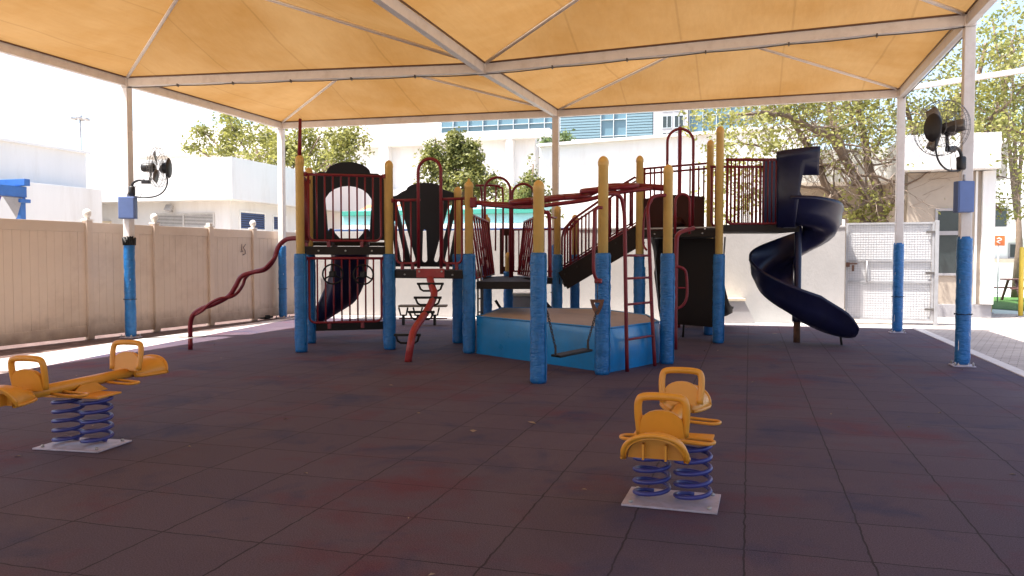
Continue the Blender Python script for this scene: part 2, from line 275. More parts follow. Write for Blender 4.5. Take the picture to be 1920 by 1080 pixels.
# ------------------------------------------------------------------ mesh builder
class MB:
    def __init__(s): s.bm = bmesh.new()
    def face(s, pts):
        try: return s.bm.faces.new([s.bm.verts.new(Vector(p)) for p in pts])
        except ValueError: return None
    def box(s, c, size, rot=None, bev=0.0):
        m = Matrix.Translation(Vector(c)) @ ((rot.to_4x4() if rot else Matrix.Identity(4))) @ Matrix.Diagonal((*size, 1))
        g = bmesh.ops.create_cube(s.bm, size=1, matrix=m)
        if bev:
            es = list({e for v in g['verts'] for e in v.link_edges})
            bmesh.ops.bevel(s.bm, geom=es, offset=bev, segments=2, affect='EDGES', profile=.6)
        return s
    def span(s, lo, hi, bev=0.0):
        lo = Vector(lo); hi = Vector(hi); return s.box((lo + hi) / 2, hi - lo, None, bev)
    def beam(s, a, b, w, h, upv=(0, 0, 1), bev=0.0):
        a = Vector(a); b = Vector(b); t = (b - a); ln = t.length; t.normalize()
        x = t.cross(Vector(upv)).normalized(); z = x.cross(t)
        return s.box((a + b) / 2, (w, ln, h), Matrix((x, t, z)).transposed(), bev)
    def tube(s, pts, r, seg=10, smooth=0, closed=False, cap=True):
        pts = [Vector(p) for p in pts]
        if smooth: pts, r = catmull(pts, r, smooth, closed)
        n = len(pts); rad = r if isinstance(r, (list, tuple)) else [r] * n
        rings = []; ref = None
        for i, p in enumerate(pts):
            if closed: t = pts[(i + 1) % n] - pts[i - 1]
            else: t = pts[min(i + 1, n - 1)] - pts[max(i - 1, 0)]
            t.normalize()
            if ref is None:
                ref = t.orthogonal().normalized()
            else:
                ref = (ref - t * ref.dot(t)).normalized()
            b = t.cross(ref)
            rings.append([s.bm.verts.new(p + (ref * math.cos(2 * PI * k / seg) + b * math.sin(2 * PI * k / seg)) * rad[i]) for k in range(seg)])
        rng = range(n if closed else n - 1)
        for i in rng:
            A, B = rings[i], rings[(i + 1) % n]
            off = 0
            if closed and i == n - 1:
                off = min(range(seg), key=lambda o: (A[0].co - B[o].co).length)
            for k in range(seg):
                f = s.bm.faces.new([A[k], A[(k + 1) % seg], B[(k + 1 + off) % seg], B[(k + off) % seg]]); f.smooth = True
        if cap and not closed:
            s.bm.faces.new(rings[0][::-1]); s.bm.faces.new(rings[-1])
        return s
    def lathe(s, c, prof, seg=20, wob=0.0, sd=0):
        c = Vector(c); rings = []
        for (r, z) in prof:
            ring = []
            for k in range(seg):
                a = 2 * PI * k / seg; rr = r
                if wob:
                    rr += wob * (noise.noise(Vector((math.cos(a) * 2.2 + sd, math.sin(a) * 2.2, z * 11 + sd))) + .5 * noise.noise(Vector((math.cos(a) * 5 + sd, math.sin(a) * 5, z * 24 - sd))))
                ring.append(s.bm.verts.new(c + Vector((math.cos(a) * rr, math.sin(a) * rr, z))))
            rings.append(ring)
        for A, B in zip(rings, rings[1:]):
            for k in range(seg):
                f = s.bm.faces.new([A[k], A[(k + 1) % seg], B[(k + 1) % seg], B[k]]); f.smooth = True
        s.bm.faces.new(rings[0][::-1]); s.bm.faces.new(rings[-1]); return s
    def plate(s, outer, holes, fr, th):
        # outline with holes in a local frame fr(u, v, d) -> world, thickness th
        vs = []; es = []
        for loop in [outer] + list(holes):
            l = [s.bm.verts.new(fr(u, v, 0)) for u, v in loop]; vs += l
            es += [s.bm.edges.new((l[i], l[(i + 1) % len(l)])) for i in range(len(l))]
        g = bmesh.ops.triangle_fill(s.bm, use_beauty=True, use_dissolve=False, edges=es)
        fs = [f for f in g['geom'] if isinstance(f, bmesh.types.BMFace)]
        ex = bmesh.ops.extrude_face_region(s.bm, geom=fs)
        d = fr(0, 0, th) - fr(0, 0, 0)
        bmesh.ops.translate(s.bm, verts=[v for v in ex['geom'] if isinstance(v, bmesh.types.BMVert)], vec=d)
        return s
    def sweep(s, secs, closed_prof=True):
        rings = [[s.bm.verts.new(p) for p in sec] for sec in secs]; n = len(rings[0])
        for A, B in zip(rings, rings[1:]):
            for k in range(n if closed_prof else n - 1):
                f = s.bm.faces.new([A[k], A[(k + 1) % n], B[(k + 1) % n], B[k]]); f.smooth = True
        if closed_prof:
            s.bm.faces.new(rings[0][::-1]); s.bm.faces.new(rings[-1])
        return s
    def build(s, name, m, parent=None, autosmooth=False):
        bmesh.ops.recalc_face_normals(s.bm, faces=s.bm.faces)
        if parent is not None:
            root = parent
            while root.parent: root = root.parent
            if not root.get('_local'): bmesh.ops.translate(s.bm, verts=s.bm.verts, vec=-root.location)
        me = bpy.data.meshes.new(name); s.bm.to_mesh(me); s.bm.free()
        me.materials.append(M[m] if isinstance(m, str) else m)
        if autosmooth and hasattr(me, 'shade_smooth'):
            for e in me.edges: pass
        o = bpy.data.objects.new(name, me); COL.objects.link(o)
        if parent is not None: o.parent = parent
        return o

def catmull(pts, r, k, closed=False):
    n = len(pts); out = []; ro = []
    rad = r if isinstance(r, (list, tuple)) else [r] * n
    segs = n if closed else n - 1
    for i in range(segs):
        p0 = pts[(i - 1) % n] if closed or i > 0 else pts[0] * 2 - pts[1]
        p1 = pts[i]; p2 = pts[(i + 1) % n]
        p3 = pts[(i + 2) % n] if closed or i + 2 < n else p2 * 2 - p1
        for j in range(k):
            t = j / k
            out.append(.5 * ((2 * p1) + (p2 - p0) * t + (2 * p0 - 5 * p1 + 4 * p2 - p3) * t * t + (3 * p1 - p0 - 3 * p2 + p3) * t ** 3))
            ro.append(rad[i] * (1 - t) + rad[(i + 1) % n] * t)
    if not closed: out.append(pts[-1]); ro.append(rad[-1])
    return out, (ro if isinstance(r, (list, tuple)) else r)

def tag(o, label, cat, group=None, kind=None):
    if label: o['label'] = label
    if cat: o['category'] = cat
    if group: o['group'] = group
    if kind: o['kind'] = kind
    return o
def thing(name, label, cat, loc=(0, 0, 0), group=None, local=False):
    o = bpy.data.objects.new(name, None); COL.objects.link(o); o.location = Vector(loc); o.empty_display_size = .2
    if local: o['_local'] = 1
    return tag(o, label, cat, group)
def copy_tree(o, parent=None):
    c = o.copy(); COL.objects.link(c)
    if parent is not None: c.parent = parent
    for ch in list(o.children): copy_tree(ch, c)
    return c
def struct(name, mb, m): return tag(mb.build(name, m), None, None, kind='structure')
def arch(w, z0, z1, fr, n=12):       # inverted U in a frame fr(u, z): legs then a half circle
    r = w / 2; pts = [fr(-r, z0)]
    for i in range(n + 1):
        a = PI - PI * i / n; pts.append(fr(math.cos(a) * r, z1 - r + math.sin(a) * r))
    pts.append(fr(r, z0)); return pts
def lerp(a, b, t): return a + (b - a) * t

# ------------------------------------------------------------------ sky and sun
SUN = Vector((-.38, -.24, 1.0)).normalized()
w = bpy.data.worlds.new('World'); scene.world = w; w.use_nodes = True
nt = w.node_tree; bg = nt.nodes['Background']
sky = nt.nodes.new('ShaderNodeTexSky'); sky.sky_type = 'NISHITA'; sky.sun_disc = False
sky.sun_elevation = math.asin(SUN.z); sky.sun_rotation = math.atan2(SUN.x, SUN.y)
sky.air_density = 1.0; sky.dust_density = 3.6; sky.ozone_density = .3; sky.altitude = 10
nt.links.new(sky.outputs[0], bg.inputs['Color']); bg.inputs['Strength'].default_value = .15
sl = bpy.data.lights.new('sun', 'SUN'); sl.energy = 4.6; sl.angle = R(.55); sl.color = (1, .955, .88)
so = bpy.data.objects.new('sun', sl); COL.objects.link(so); so.rotation_euler = SUN.to_track_quat('Z', 'Y').to_euler()
so.location = (0, 0, 30)
scene.view_settings.view_transform = 'Standard'; scene.view_settings.look = 'None'
scene.view_settings.exposure = 1.55; scene.view_settings.gamma = 1

# ------------------------------------------------------------------ ground
def sheet(name, pts, z, m):
    mb = MB(); mb.face([(x, y, z) for x, y in pts]); return struct(name, mb, m)
struct('ground', MB().span((-300, -60, -.6), (300, 400, -.03)), 'ground')
RUB_L0, RUB_L1 = (-7.95, 0.0), (-10.62, 17.75)
sheet('rubber_floor', [(-7.2, -6), (3.30, -6), (3.30, 18.55), (-10.7, 17.75), RUB_L0], 0.0, 'rubber')
sheet('paving', [(-9.9, -4), (-7.0, -4), (-7.95, 0), (-10.6, 17.6), (-10.7, 17.75), (3.3, 18.6), (3.3, 19.6), (-11.0, 19.0), (-10.62, 9.3)], -.004, 'paving_pink')
sheet('soil', [(-12.5, -4), (-9.8, -4), (-10.60, 9.3), (-10.98, 19.1), (-12.2, 19.1)], -.008, 'soil')
mb = MB()
y = -5.0; 
while y < 18.9:
    mb.span((3.30, y, -.25), (3.47, y + .985, .012), .008); y += 1.0
struct('kerb', mb, 'kerb')
sheet('paving_right', [(3.46, -6), (16, -6), (16, 24.2), (3.3, 24.2), (3.3, 18.8)], -.002, 'paving_grey')

# ------------------------------------------------------------------ shade canopy
XS = [-11.0, -4.12, 2.82]; YS = [-8.2, -3.1, 2.05, 7.2, 12.35, 17.45]
can = thing('shade_canopy', 'large tan fabric shade canopy of hipped bays on white steel posts over the playground', 'canopy', (-4.1, 12, 0))
def node(i, j):
    sag = -.20 if (i == 1 and j < 5) else (-.05 if i == 1 else 0)
    return Vector((XS[i], YS[j], 4.70 + sag))
for i in range(3):
    for j in range(len(YS)):
        if j + 1 < len(YS): MB().beam(node(i, j) + Vector((0, .07, 0)), node(i, j + 1) - Vector((0, .07, 0)), .10, .15, bev=.008).build('beam', 'white_steel', can)
        if i < 2: MB().beam(node(i, j) - Vector((.07, 0, -.003)), node(i + 1, j) + Vector((.07, 0, .003)), .10, .156, bev=.008).build('beam', 'white_steel', can)
        MB().box(node(i, j), (.15, .15, .19), bev=.01).build('junction', 'white_steel', can)
for i in range(2):
    for j in range(len(YS) - 1):
        c00, c10, c11, c01 = node(i, j), node(i + 1, j), node(i + 1, j + 1), node(i, j + 1)
        ctr = (c00 + c10 + c11 + c01) / 4; apex = Vector((ctr.x, ctr.y, 4.70 + .80))
        mb = MB(); hem = MB(); rib = MB(); ins = .02
        cs = [c + Vector((math.copysign(ins, ctr.x - c.x), math.copysign(ins, ctr.y - c.y), .092)) for c in (c00, c10, c11, c01)]
        n = 24
        for q in range(4):
            a, b = cs[q], cs[(q + 1) % 4]; inward = Vector((ctr.x, ctr.y, 0)) - Vector(((a.x + b.x) / 2, (a.y + b.y) / 2, 0)); inward.normalize()
            grid = []
            for u in range(n + 1):
                s_ = u / n
                row = []
                for v in range(n + 1):
                    t = v / n
                    p = lerp(lerp(a, b, t), apex, s_)
                    wv = 4 * t * (1 - t) * (1 - s_)
                    p = p + inward * .008 * wv * (1 - s_) + Vector((0, 0, -.10 * wv * 4 * s_ * (1 - s_) - .004))
                    p.z += (.02 * noise.noise(Vector((p.x * 1.3, p.y * 1.3, 3))) + .012 * noise.noise(Vector((p.x * 5, p.y * .9, 7)))) * min(1, 8 * t * (1 - t)) * min(1, s_ * 8)
                    row.append(p)
                grid.append(row)
            vv = [[mb.bm.verts.new(p) for p in row] for row in grid[:-1]]
            top = mb.bm.verts.new(apex)
            for u in range(n - 1):
                for v in range(n):
                    f = mb.bm.faces.new([vv[u][v], vv[u][v + 1], vv[u + 1][v + 1], vv[u + 1][v]]); f.smooth = True
            for v in range(n):
                f = mb.bm.faces.new([vv[n - 1][v], vv[n - 1][v + 1], top]); f.smooth = True
            hem.tube([p + inward * .045 + Vector((0, 0, -.012)) for p in grid[0]], .014, 6)
        bmesh.ops.remove_doubles(mb.bm, verts=mb.bm.verts, dist=.0005)
        fab = mb.build('fabric', 'fabric', can); hem.build('hem', 'dark_hem', fab)
        for c in (c00, c10, c11, c01):
            d = (apex - c); MB().tube([c + Vector((0, 0, .06)) + d * .012, apex + Vector((0, 0, -.05))], .028, 8).build('hip_rib', 'white_steel', can)
# cable clipped along the underside of the middle cross beam
for i in range(2):
    a, b = node(i, 4), node(i + 1, 4); mb = MB(); pts = []
    for k in range(25):
        t = k / 24; pts.append(lerp(a, b, t) + Vector((0, -.035, -.095 - .012 * abs(math.sin(t * PI * 6)))))
    mb.tube(pts, .009, 6)
    for k in range(1, 6): mb.box(lerp(a, b, k / 6) + Vector((0, -.035, -.092)), (.02, .05, .05))
    mb.build('cable', 'cable', can)
a, b = node(2, 4), node(2, 5); MB().tube([lerp(a, b, t / 10) + Vector((.03, 0, -.1 - .02 * math.sin(t / 10 * PI))) for t in range(11)], .012, 6).build('cable', 'cable', can)
# posts with blue pads
def canopy_post(x, y, pad, torn=False):
    p = MB().span((x - .07, y - .07, .0), (x + .07, y + .07, 4.6), .012).build('post', 'white_steel', can)
    if pad:
        prof = []; z0, z1 = .03, 1.78
        n = 44
        for k in range(n + 1):
            z = z0 + (z1 - z0) * k / n
            prof.append((.098 + (-.012 if k in (0, n) else 0), z))
        MB().lathe((x, y, 0), prof, 20, .008, sd=x).build('pad', 'blue_pad', p)
        MB().tube([(x + .112 * math.cos(t * PI / 8), y + .112 * math.sin(t * PI / 8), .72 + .006 * math.sin(t * 3)) for t in range(16)], .006, 6, closed=True).build('strap', 'black_rubber', p)
    MB().span((x - .14, y - .14, .004), (x + .14, y + .14, .02), .004).build('base_plate', 'steel_plate', p)
    mb = MB()
    for sx in (-1, 1):
        for sy in (-1, 1): mb.lathe((x + sx * .11, y + sy * .11, .018), [(.014, 0), (.014, .03), (.008, .05)], 8)
    mb.build('bolt', 'grey_steel', p)
    if torn:
        mb = MB(); rnd = random.Random(3)
        for k in range(16):
            a = k / 16 * 2 * PI; r_ = .085
            mb.tube([(x + r_ * math.cos(a), y + r_ * math.sin(a), 1.72), (x + (r_ + .012) * math.cos(a + .1), y + (r_ + .012) * math.sin(a + .1), 1.83 + rnd.uniform(-.02, .06)), (x + (r_ + .03) * math.cos(a + .2), y + (r_ + .03) * math.sin(a + .2), 1.84 + rnd.uniform(-.04, .05))], [.03, .026, .008], 5)
        mb.build('torn_wrap', 'black_rubber', p)
canopy_post(-11.0, 12.35, True, True); canopy_post(-11.0, 17.45, True); canopy_post(2.82, 12.35, True); canopy_post(2.82, 17.45, True)
canopy_post(-4.12, 17.45, True)
for y in (7.2, 2.05, -3.1): canopy_post(-11.0, y, True); canopy_post(2.82, y, True)
MB().beam((2.90, 17.5, 4.80), (8.5, 17.55, 5.42), .09, .10, bev=.01).build('tie_beam', 'white_steel', can)

# ------------------------------------------------------------------ fans
def make_fan(label):
    f = thing('wall_fan', label, 'fan', (0, 0, 0), 'fans on the canopy posts', True)
    MB().lathe((.0, 0, -.16), [(.05, 0), (.062, .02), (.062, .16), (.05, .18)], 14).build('bracket', 'fan_black', f)
    MB().tube([(0, 0, 0), (.03, 0, .08), (.12, 0, .13), (.24, 0, .13)], .022, 8, 5).box((.27, 0, .10), (.16, .07, .07), bev=.01).tube([(.34, 0, .12), (.36, 0, .22), (.36, 0, .30)], .024, 8).build('arm', 'fan_black', f)
    m_ = MB(); prof = [(.0, -.0), (.07, .0), (.085, .03), (.085, .2), (.06, .24), (.0, .245)]
    m_.lathe((0, 0, 0), [(max(r, .002), z) for r, z in prof], 16)
    bmesh.ops.transform(m_.bm, matrix=Matrix.Translation((.20, 0, .37)) @ Matrix.Rotation(R(90), 4, 'Y'), verts=m_.bm.verts)
    m_.build('motor', 'fan_black', f)
    g = MB()
    cx = .50
    for rr, dx in ((.365, -.05), (.365, .05), (.375, 0), (.24, .075), (.24, -.07), (.12, .085), (.12, -.08)):
        g.tube([(cx + dx, rr * math.cos(a * PI / 18), .37 + rr * math.sin(a * PI / 18)) for a in range(36)], .004, 5, closed=True)
    for k in range(36):
        a = k / 36 * 2 * PI; c_, s_ = math.cos(a), math.sin(a)
        for sg in (-1, 1):
            g.tube([(cx + sg * .085, .04 * c_, .37 + .04 * s_), (cx + sg * .075, .24 * c_, .37 + .24 * s_), (cx + sg * .05, .365 * c_, .37 + .365 * s_), (cx, .375 * c_, .37 + .375 * s_)], .0026, 4)
    g.build('guard', 'fan_wire', f)
    bl = MB()
    for k in range(3):
        a0 = k * 2 * PI / 3
        secs = []
        for q in range(6):
            r_ = .05 + .27 * q / 5; wd = .05 + .04 * math.sin(q / 5 * PI * .8)
            tw = R(38 - 20 * q / 5); pts = []
            for sgn, th in ((-1, .002), (1, .002), (1, -.002), (-1, -.002)):
                u = sgn * wd; pts.append(Vector((cx + th + u * math.sin(tw) * .4, 0, 0)) + Vector((0, math.cos(a0) * r_ - math.sin(a0) * u * math.cos(tw), .37 + math.sin(a0) * r_ + math.cos(a0) * u * math.cos(tw))))
            secs.append(pts)
        bl.sweep(secs)
    bl.build('blade', 'fan_wire', f)
    h = MB().lathe((0, 0, 0), [(.02, 0), (.07, .01), (.085, .05), (.11, .11), (.16, .125), (.15, .14), (.02, .15)], 16)
    bmesh.ops.transform(h.bm, matrix=Matrix.Translation((.575, 0, .36)) @ Matrix.Rotation(R(90), 4, 'Y') @ Matrix.Diagonal((1.2, .8, 1, 1)), verts=h.bm.verts)
    h.build('mist_nozzle', 'fan_black', f)
    MB().tube([(.64, .02, .25), (.66, .02, .08), (.58, .02, -.08), (.42, .02, -.17), (.2, .0, -.19), (.03, 0, -.17)], .014, 7, 6).build('hose', 'fan_black', f)
    MB().tube([(.12, -.03, .1), (.06, -.03, -.05), (.03, -.03, -.2)], .005, 5, 5).tube([(.2, -.03, .07), (.2, -.03, -.12), (.14, -.03, -.2)], .005, 5, 5).build('wire', 'cable', f)
    return f
fan1 = make_fan('black misting fan with wire guard on the weathered post beside the vinyl fence')
fan1.location = Vector((-11.0, 12.35, 0)) + rt * .09 - fh * .05; fan1.location.z = 2.78; fan1.rotation_euler.z = YAW; fan1.scale = (.98,) * 3
fan2 = copy_tree(fan1); tag(fan2, 'black misting fan with wire guard on the clean white post nearest the kerb', 'fan', 'fans on the canopy posts')
fan2.location = Vector((2.82, 12.35, 0)) - rt * .10 - fh * .05; fan2.location.z = 2.84; fan2.rotation_euler.z = YAW + PI + R(32); fan2.scale = (.98,) * 3
def fan_box(px, z0, z1, x, y, dx, wd, label):
    t = thing('switch_box', label, 'electrical box', (x, y, z0), 'blue boxes under the fans')
    c = Vector((x, y, 0)) + rt * dx - fh * .13
    rot = Matrix.Rotation(YAW, 3, 'Z')
    MB().box((c.x, c.y, (z0 + z1) / 2), (wd, .13, z1 - z0), rot, .012).build('body', 'box_blue', t)
    c2 = c - fh * .069
    MB().box((c2.x, c2.y, (z0 + z1) / 2), (wd - .03, .008, z1 - z0 - .03), rot, .003).build('cover', 'box_blue', t)
    MB().tube([(c.x, c.y, z1 - .01), (c.x, c.y, z1 + .09)], .016, 8).build('conduit', 'grey_steel', t)
fan_box(257, 2.20, 2.60, -11.0, 12.35, .05, .30, 'blue switch box on the weathered post, below the fan by the vinyl fence')
fan_box(1798, 2.10, 2.52, 2.82, 12.35, -.10, .22, 'blue switch box on the clean white post, below the fan near the kerb')

# ------------------------------------------------------------------ vinyl fence
FA = Vector((-11.68, 10.2, 0)); FD = Vector((.5, 8.0, 0)).normalized(); FN = Vector((FD.y, -FD.x, 0))
fence = thing('vinyl_fence', 'tall beige vinyl privacy fence with white ball capped posts, running along the paving', 'fence', FA)
FT = [-6.2, -4.0, -1.85, .20 + .12 * 0 + 1.56, 3.38, 4.97, 6.46, 8.55]
FT = [-5.0, -3.0, -.6, 1.765, 3.38, 4.97, 6.46, 8.3]
def fp(t, d, z): q = FA + FD * t + FN * d; return Vector((q.x, q.y, z))
fr3 = Matrix((FN, FD, Vector((0, 0, 1)))).transposed()
for k, t in enumerate(FT):
    p = MB().box(fp(t, 0, 1.08), (.127, .127, 2.16), fr3, .008).build('post', 'fence_vinyl', fence)
    if k in (3, 4, 6) or k < 3:
        MB().box(fp(t, 0, 2.175), (.15, .15, .03), fr3, .006).lathe(fp(t, 0, 2.19), [(.05, 0), (.04, .03), (.06, .05), (.075, .09), (.072, .13), (.05, .165), (.015, .185)], 16).build('cap', 'cap_white', p)
    else:
        MB().box(fp(t, 0, 2.17), (.14, .14, .02), fr3, .006).box(fp(t, 0, 2.21), (.10, .10, .06), fr3, .01).build('cap', 'cap_white', p)
for a, b in zip(FT, FT[1:]):
    a += .065; b -= .065; m_ = (a + b) / 2; ln = b - a
    mb = MB(); n = max(4, int(ln / .155))
    for q in range(n):
        c = a + (q + .5) * ln / n
        mb.box(fp(c, 0.001 * (q % 2), 1.08), (.022, ln / n - .003, 1.74), fr3, .003)
    mb.box(fp(m_, -.003, 1.08), (.012, ln - .004, 1.74), fr3)
    pn = mb.build('panel', 'fence_vinyl', fence)
    MB().box(fp(m_, 0, 2.04), (.045, ln, .18), fr3, .006).build('top_rail', 'fence_vinyl', fence); MB().box(fp(m_, 0, .15), (.045, ln, .20), fr3, .006).build('bottom_rail', 'fence_vinyl', fence)
    if abs(a - 4.97) < .2:
        sc = MB(); o = lambda t, z: fp(t, .027, z)
        sc.tube([o(6.02, 1.80), o(6.01, 1.66), o(6.06, 1.63), o(5.97, 1.62)], .008, 5)
        sc.tube([o(6.16, 1.80), o(6.07, 1.72), o(6.13, 1.66), o(6.15, 1.58), o(6.05, 1.55)], .008, 5).build('scribble', 'scribble', pn)
blk = thing('rubber_block', 'small black rubber block lying on the soil at the foot of the vinyl fence', 'block', GR(490, 597))
c = GR(490, 597)
MB().box((c.x + .1, c.y, .05), (.26, .34, .09), None, .02).build('block', 'black_rubber', blk); MB().box((c.x + .1, c.y, .11), (.18, .22, .035), None, .012).build('lid', 'black_rubber', blk)

# ------------------------------------------------------------------ play structure
def V3(x, y, z=0): return Vector((x, y, z))
A, B = V3(-6.78, 11.27), V3(-5.6, 12.01); A2, B2 = V3(-7.34, 12.50), V3(-6.20, 13.24)
D, Cc = V3(-4.19, 11.89), V3(-4.87, 13.24); E_, F_, G_ = V3(-2.4, 9.29), V3(-1.79, 10.2), V3(-1.1, 11.48)
H_, I_, H2, I2 = V3(-.51, 14.52), V3(-1.95, 14.95), V3(-.74, 16.0), V3(-2.1, 16.3)
K1, K2 = PH(913, 0, 16.4), PH(953, 0, 16.9); K3, K4 = PH(1045, 0, 15.6), PH(1078, 0, 16.8)
play = thing('play_structure', 'large climbing structure with yellow posts in blue pads, red railings and dark slides', 'playground', (-3.5, 12.5, 0))
def post(p, h, pad=1.55, knob=False, bolt=True, r=.066):
    o = MB().lathe((p.x, p.y, 0), [(r, 0), (r, h - .13), (r + .004, h - .125), (r + .004, h - .07), (r * .8, h - .03), (r * .45, h - .008), (.01, h)] if not knob else
               [(r, 0), (r, h - .15), (r + .006, h - .145), (r + .006, h - .10), (r * .75, h - .06), (.022, h - .045), (.022, h - .012), (.008, h)], 18).build('post', 'yellow_post', play)
    prof = []; n = 46; z0 = .0
    for k in range(n + 1):
        z = z0 + (pad - z0) * k / n
        prof.append((.100 - (.01 if k in (0, n) else 0), z))
    MB().lathe((p.x, p.y, .002), prof, 20, .009, sd=p.x * 3 + p.y).build('pad', 'blue_pad', o)
    MB().tube([(p.x + .104 * math.cos(-PI / 2 + YAW + .9), p.y + .104 * math.sin(-PI / 2 + YAW + .9), .04), (p.x + .106 * math.cos(-PI / 2 + YAW + .9), p.y + .106 * math.sin(-PI / 2 + YAW + .9), pad - .02)], .007, 5).build('seam', 'blue_vinyl', o)
    return o
post(A, 3.10); post(B, 3.06); post(A2, 3.05); post(B2, 3.0); post(Cc, 2.72); post(D, 2.72, knob=True)
post(E_, 2.41); post(F_, 2.78); post(G_, 2.79); post(H_, 3.76); post(I_, 3.36); post(H2, 3.74); post(I2, 3.3, 1.3)
post(K1, 2.36, 1.35, knob=True); post(K2, 1.6, 1.2); post(K3, 2.48); post(K4, 2.38)
MB().tube([A + V3(0, 0, 3.08), A + V3(.02, 0, 3.66)], [.035, .024], 10).build('top_pole', 'red_paint', play)

def frame2(p, q):                     # local frame along two posts: u metres along, z up, d metres behind
    u = (q - p); u.z = 0; L_ = u.length; u.normalize(); nrm = Vector((-u.y, u.x, 0))
    if nrm.dot(fh) < 0: nrm = -nrm
    return (lambda a, z, d=0: Vector((p.x, p.y, 0)) + u * a + nrm * d + Vector((0, 0, z))), L_
def guard(p, q, z0, z1, n, u0=.13, u1=None, d=0, name='guard_rail', full=True, m='red_paint', rt_=.022, rb=.014, feet=True):
    f, L_ = frame2(p, q); u1 = L_ - .13 if u1 is None else u1; r = .09
    mb = MB()
    if full: mb.tube([f(.05, z1, d), f(L_ - .05, z1, d)], rt_, 10)
    else: mb.tube([f(u0 - .03, z1, d), f(u1 + .03, z1, d)], rt_, 10)
    pts = [f(u0, z1, d)]
    for k in range(6): a = PI + k / 5 * PI / 2; pts.append(f(u0 + r + r * math.cos(a), z0 + r + r * math.sin(a), d))
    for k in range(6): a = 1.5 * PI + k / 5 * PI / 2; pts.append(f(u1 - r + r * math.cos(a), z0 + r + r * math.sin(a), d))
    pts.append(f(u1, z1, d)); mb.tube(pts, rt_ * .85, 9)
    for k in range(1, n + 1):
        uu = u0 + (u1 - u0) * k / (n + 1); mb.tube([f(uu, z0 + .004, d), f(uu, z1, d)], rb, 7)
    if feet:
        for uu in (lerp(u0, u1, .27), lerp(u0, u1, .73)): mb.box(f(uu, z0 - .05, d), (.05, .03, .1))
    if full:
        for uu in (.075, L_ - .075): mb.box(f(uu, z1, d), (.06, .06, .07), None, .01)
    return mb.build(name, m, play)
def deck(pts, z, th=.13, name='deck'):
    mb = MB(); fr = lambda u, v, d: Vector((u, v, z - th + d)); mb.plate([(p.x, p.y) for p in pts], [], fr, th)
    return mb.build(name, 'dark_deck', play)
# --- left tower
deck([A, B, B2, A2], 1.67)
guard(A, B, 1.76, 2.80, 8)
guard(A, B, .46, 1.48, 8, name='lower_guard_rail')
f, L_ = frame2(A, B)
def wheel(u, z):
    mb = MB(); r = .155; c = (u, z)
    mb.tube([f(u + r * math.cos(t * PI / 12), z + r * math.sin(t * PI / 12), -.07) for t in range(24)], .014, 8, closed=True)
    for k in range(3): a = R(90 + 120 * k); mb.tube([f(u, z, -.07), f(u + r * math.cos(a), z + r * math.sin(a), -.07)], .013, 7)
    mb.box(f(u, z, -.065), (.1, .08, .1), None, .02); mb.tube([f(u, z, -.06), f(u, z, .02)], .018, 8)
    return mb.build('steering_wheel', 'black_rubber', play)
wheel(.49, 1.23); wheel(.97, 1.22)
g2, L2 = frame2(A2, B2)
MB().beam(g2(.05, .28), g2(L2 - .05, .28), .05, .14).build('kick_board', 'dark_deck', play)
MB().beam(g2(.05, 1.73), g2(L2 - .05, 1.73), .05, .07).build('kick_board', 'dark_deck', play)
outer = [(.08, 1.78), (.30, 1.76), (.30, 1.80)]
u0, u1 = .06, L2 - .06; cx = (u0 + u1) / 2
outer = [(u0, 1.80), (u0 + .25, 1.80), (u0 + .28, 1.72), (u1 - .28, 1.72), (u1 - .25, 1.80), (u1, 1.80), (u1, 2.93), (u1 - .12, 2.98), (cx + .40, 2.98)]
for k in range(11): a = k / 10 * PI; outer.append((cx + .38 * math.cos(a), 2.98 + .19 * math.sin(a)))
outer += [(cx - .40, 2.98), (u0 + .12, 2.98), (u0, 2.93)]
hole = [(cx - .36, 1.95), (cx - .33, 2.0), (cx - .27, 2.0), (cx - .24, 1.92), (cx - .16, 1.83), (cx + .16, 1.83), (cx + .24, 1.92), (cx + .27, 2.0), (cx + .33, 2.0), (cx + .36, 1.95), (cx + .40, 2.50)]
for k in range(9):
    a = R(20) + k / 8 * R(140); hole.append((cx + .42 * math.cos(a), 2.42 + .33 * math.sin(a)))
hole.append((cx - .40, 2.50))
MB().plate(outer, [hole], lambda u, v, d: g2(u, v, d), .04).build('window_panel', 'navy_plastic', play)
guard(A2, A, 1.76, 2.80, 7, name='guard_rail')
# wavy pole climber at the left
def chain_pts(seq): return [P(x, y, Z) for x, y, Z in seq]
cl = MB()
cl.tube(chain_pts([(562, 447, 12.75), (548, 447, 12.8), (535, 450, 12.85), (522, 463, 12.85), (513, 487, 12.85), (497, 505, 12.9), (472, 511, 12.95), (452, 519, 12.95), (441, 538, 12.95), (428, 556, 12.98), (400, 571, 13), (377, 579, 13), (362, 591, 13), (357, 609, 13.03), (357, 632, 13.05)]), .037, 12, 6)
q = GR(357, 656); cl.tube([P(357, 634, 13.05), q], .037, 12)
cl.build('wavy_climber', 'red_paint', play)
cl = MB()
cl.tube(chain_pts([(519, 478, 12.75), (507, 492, 12.72), (495, 503, 12.8), (476, 509, 13.0), (461, 520, 13.1), (455, 535, 13.1), (445, 549, 13.05), (432, 557, 12.9), (412, 560, 12.85), (394, 569, 12.85), (380, 582, 12.9), (366, 590, 13.0)]), .026, 10, 6)
cl.build('wavy_climber', 'red_paint', play)
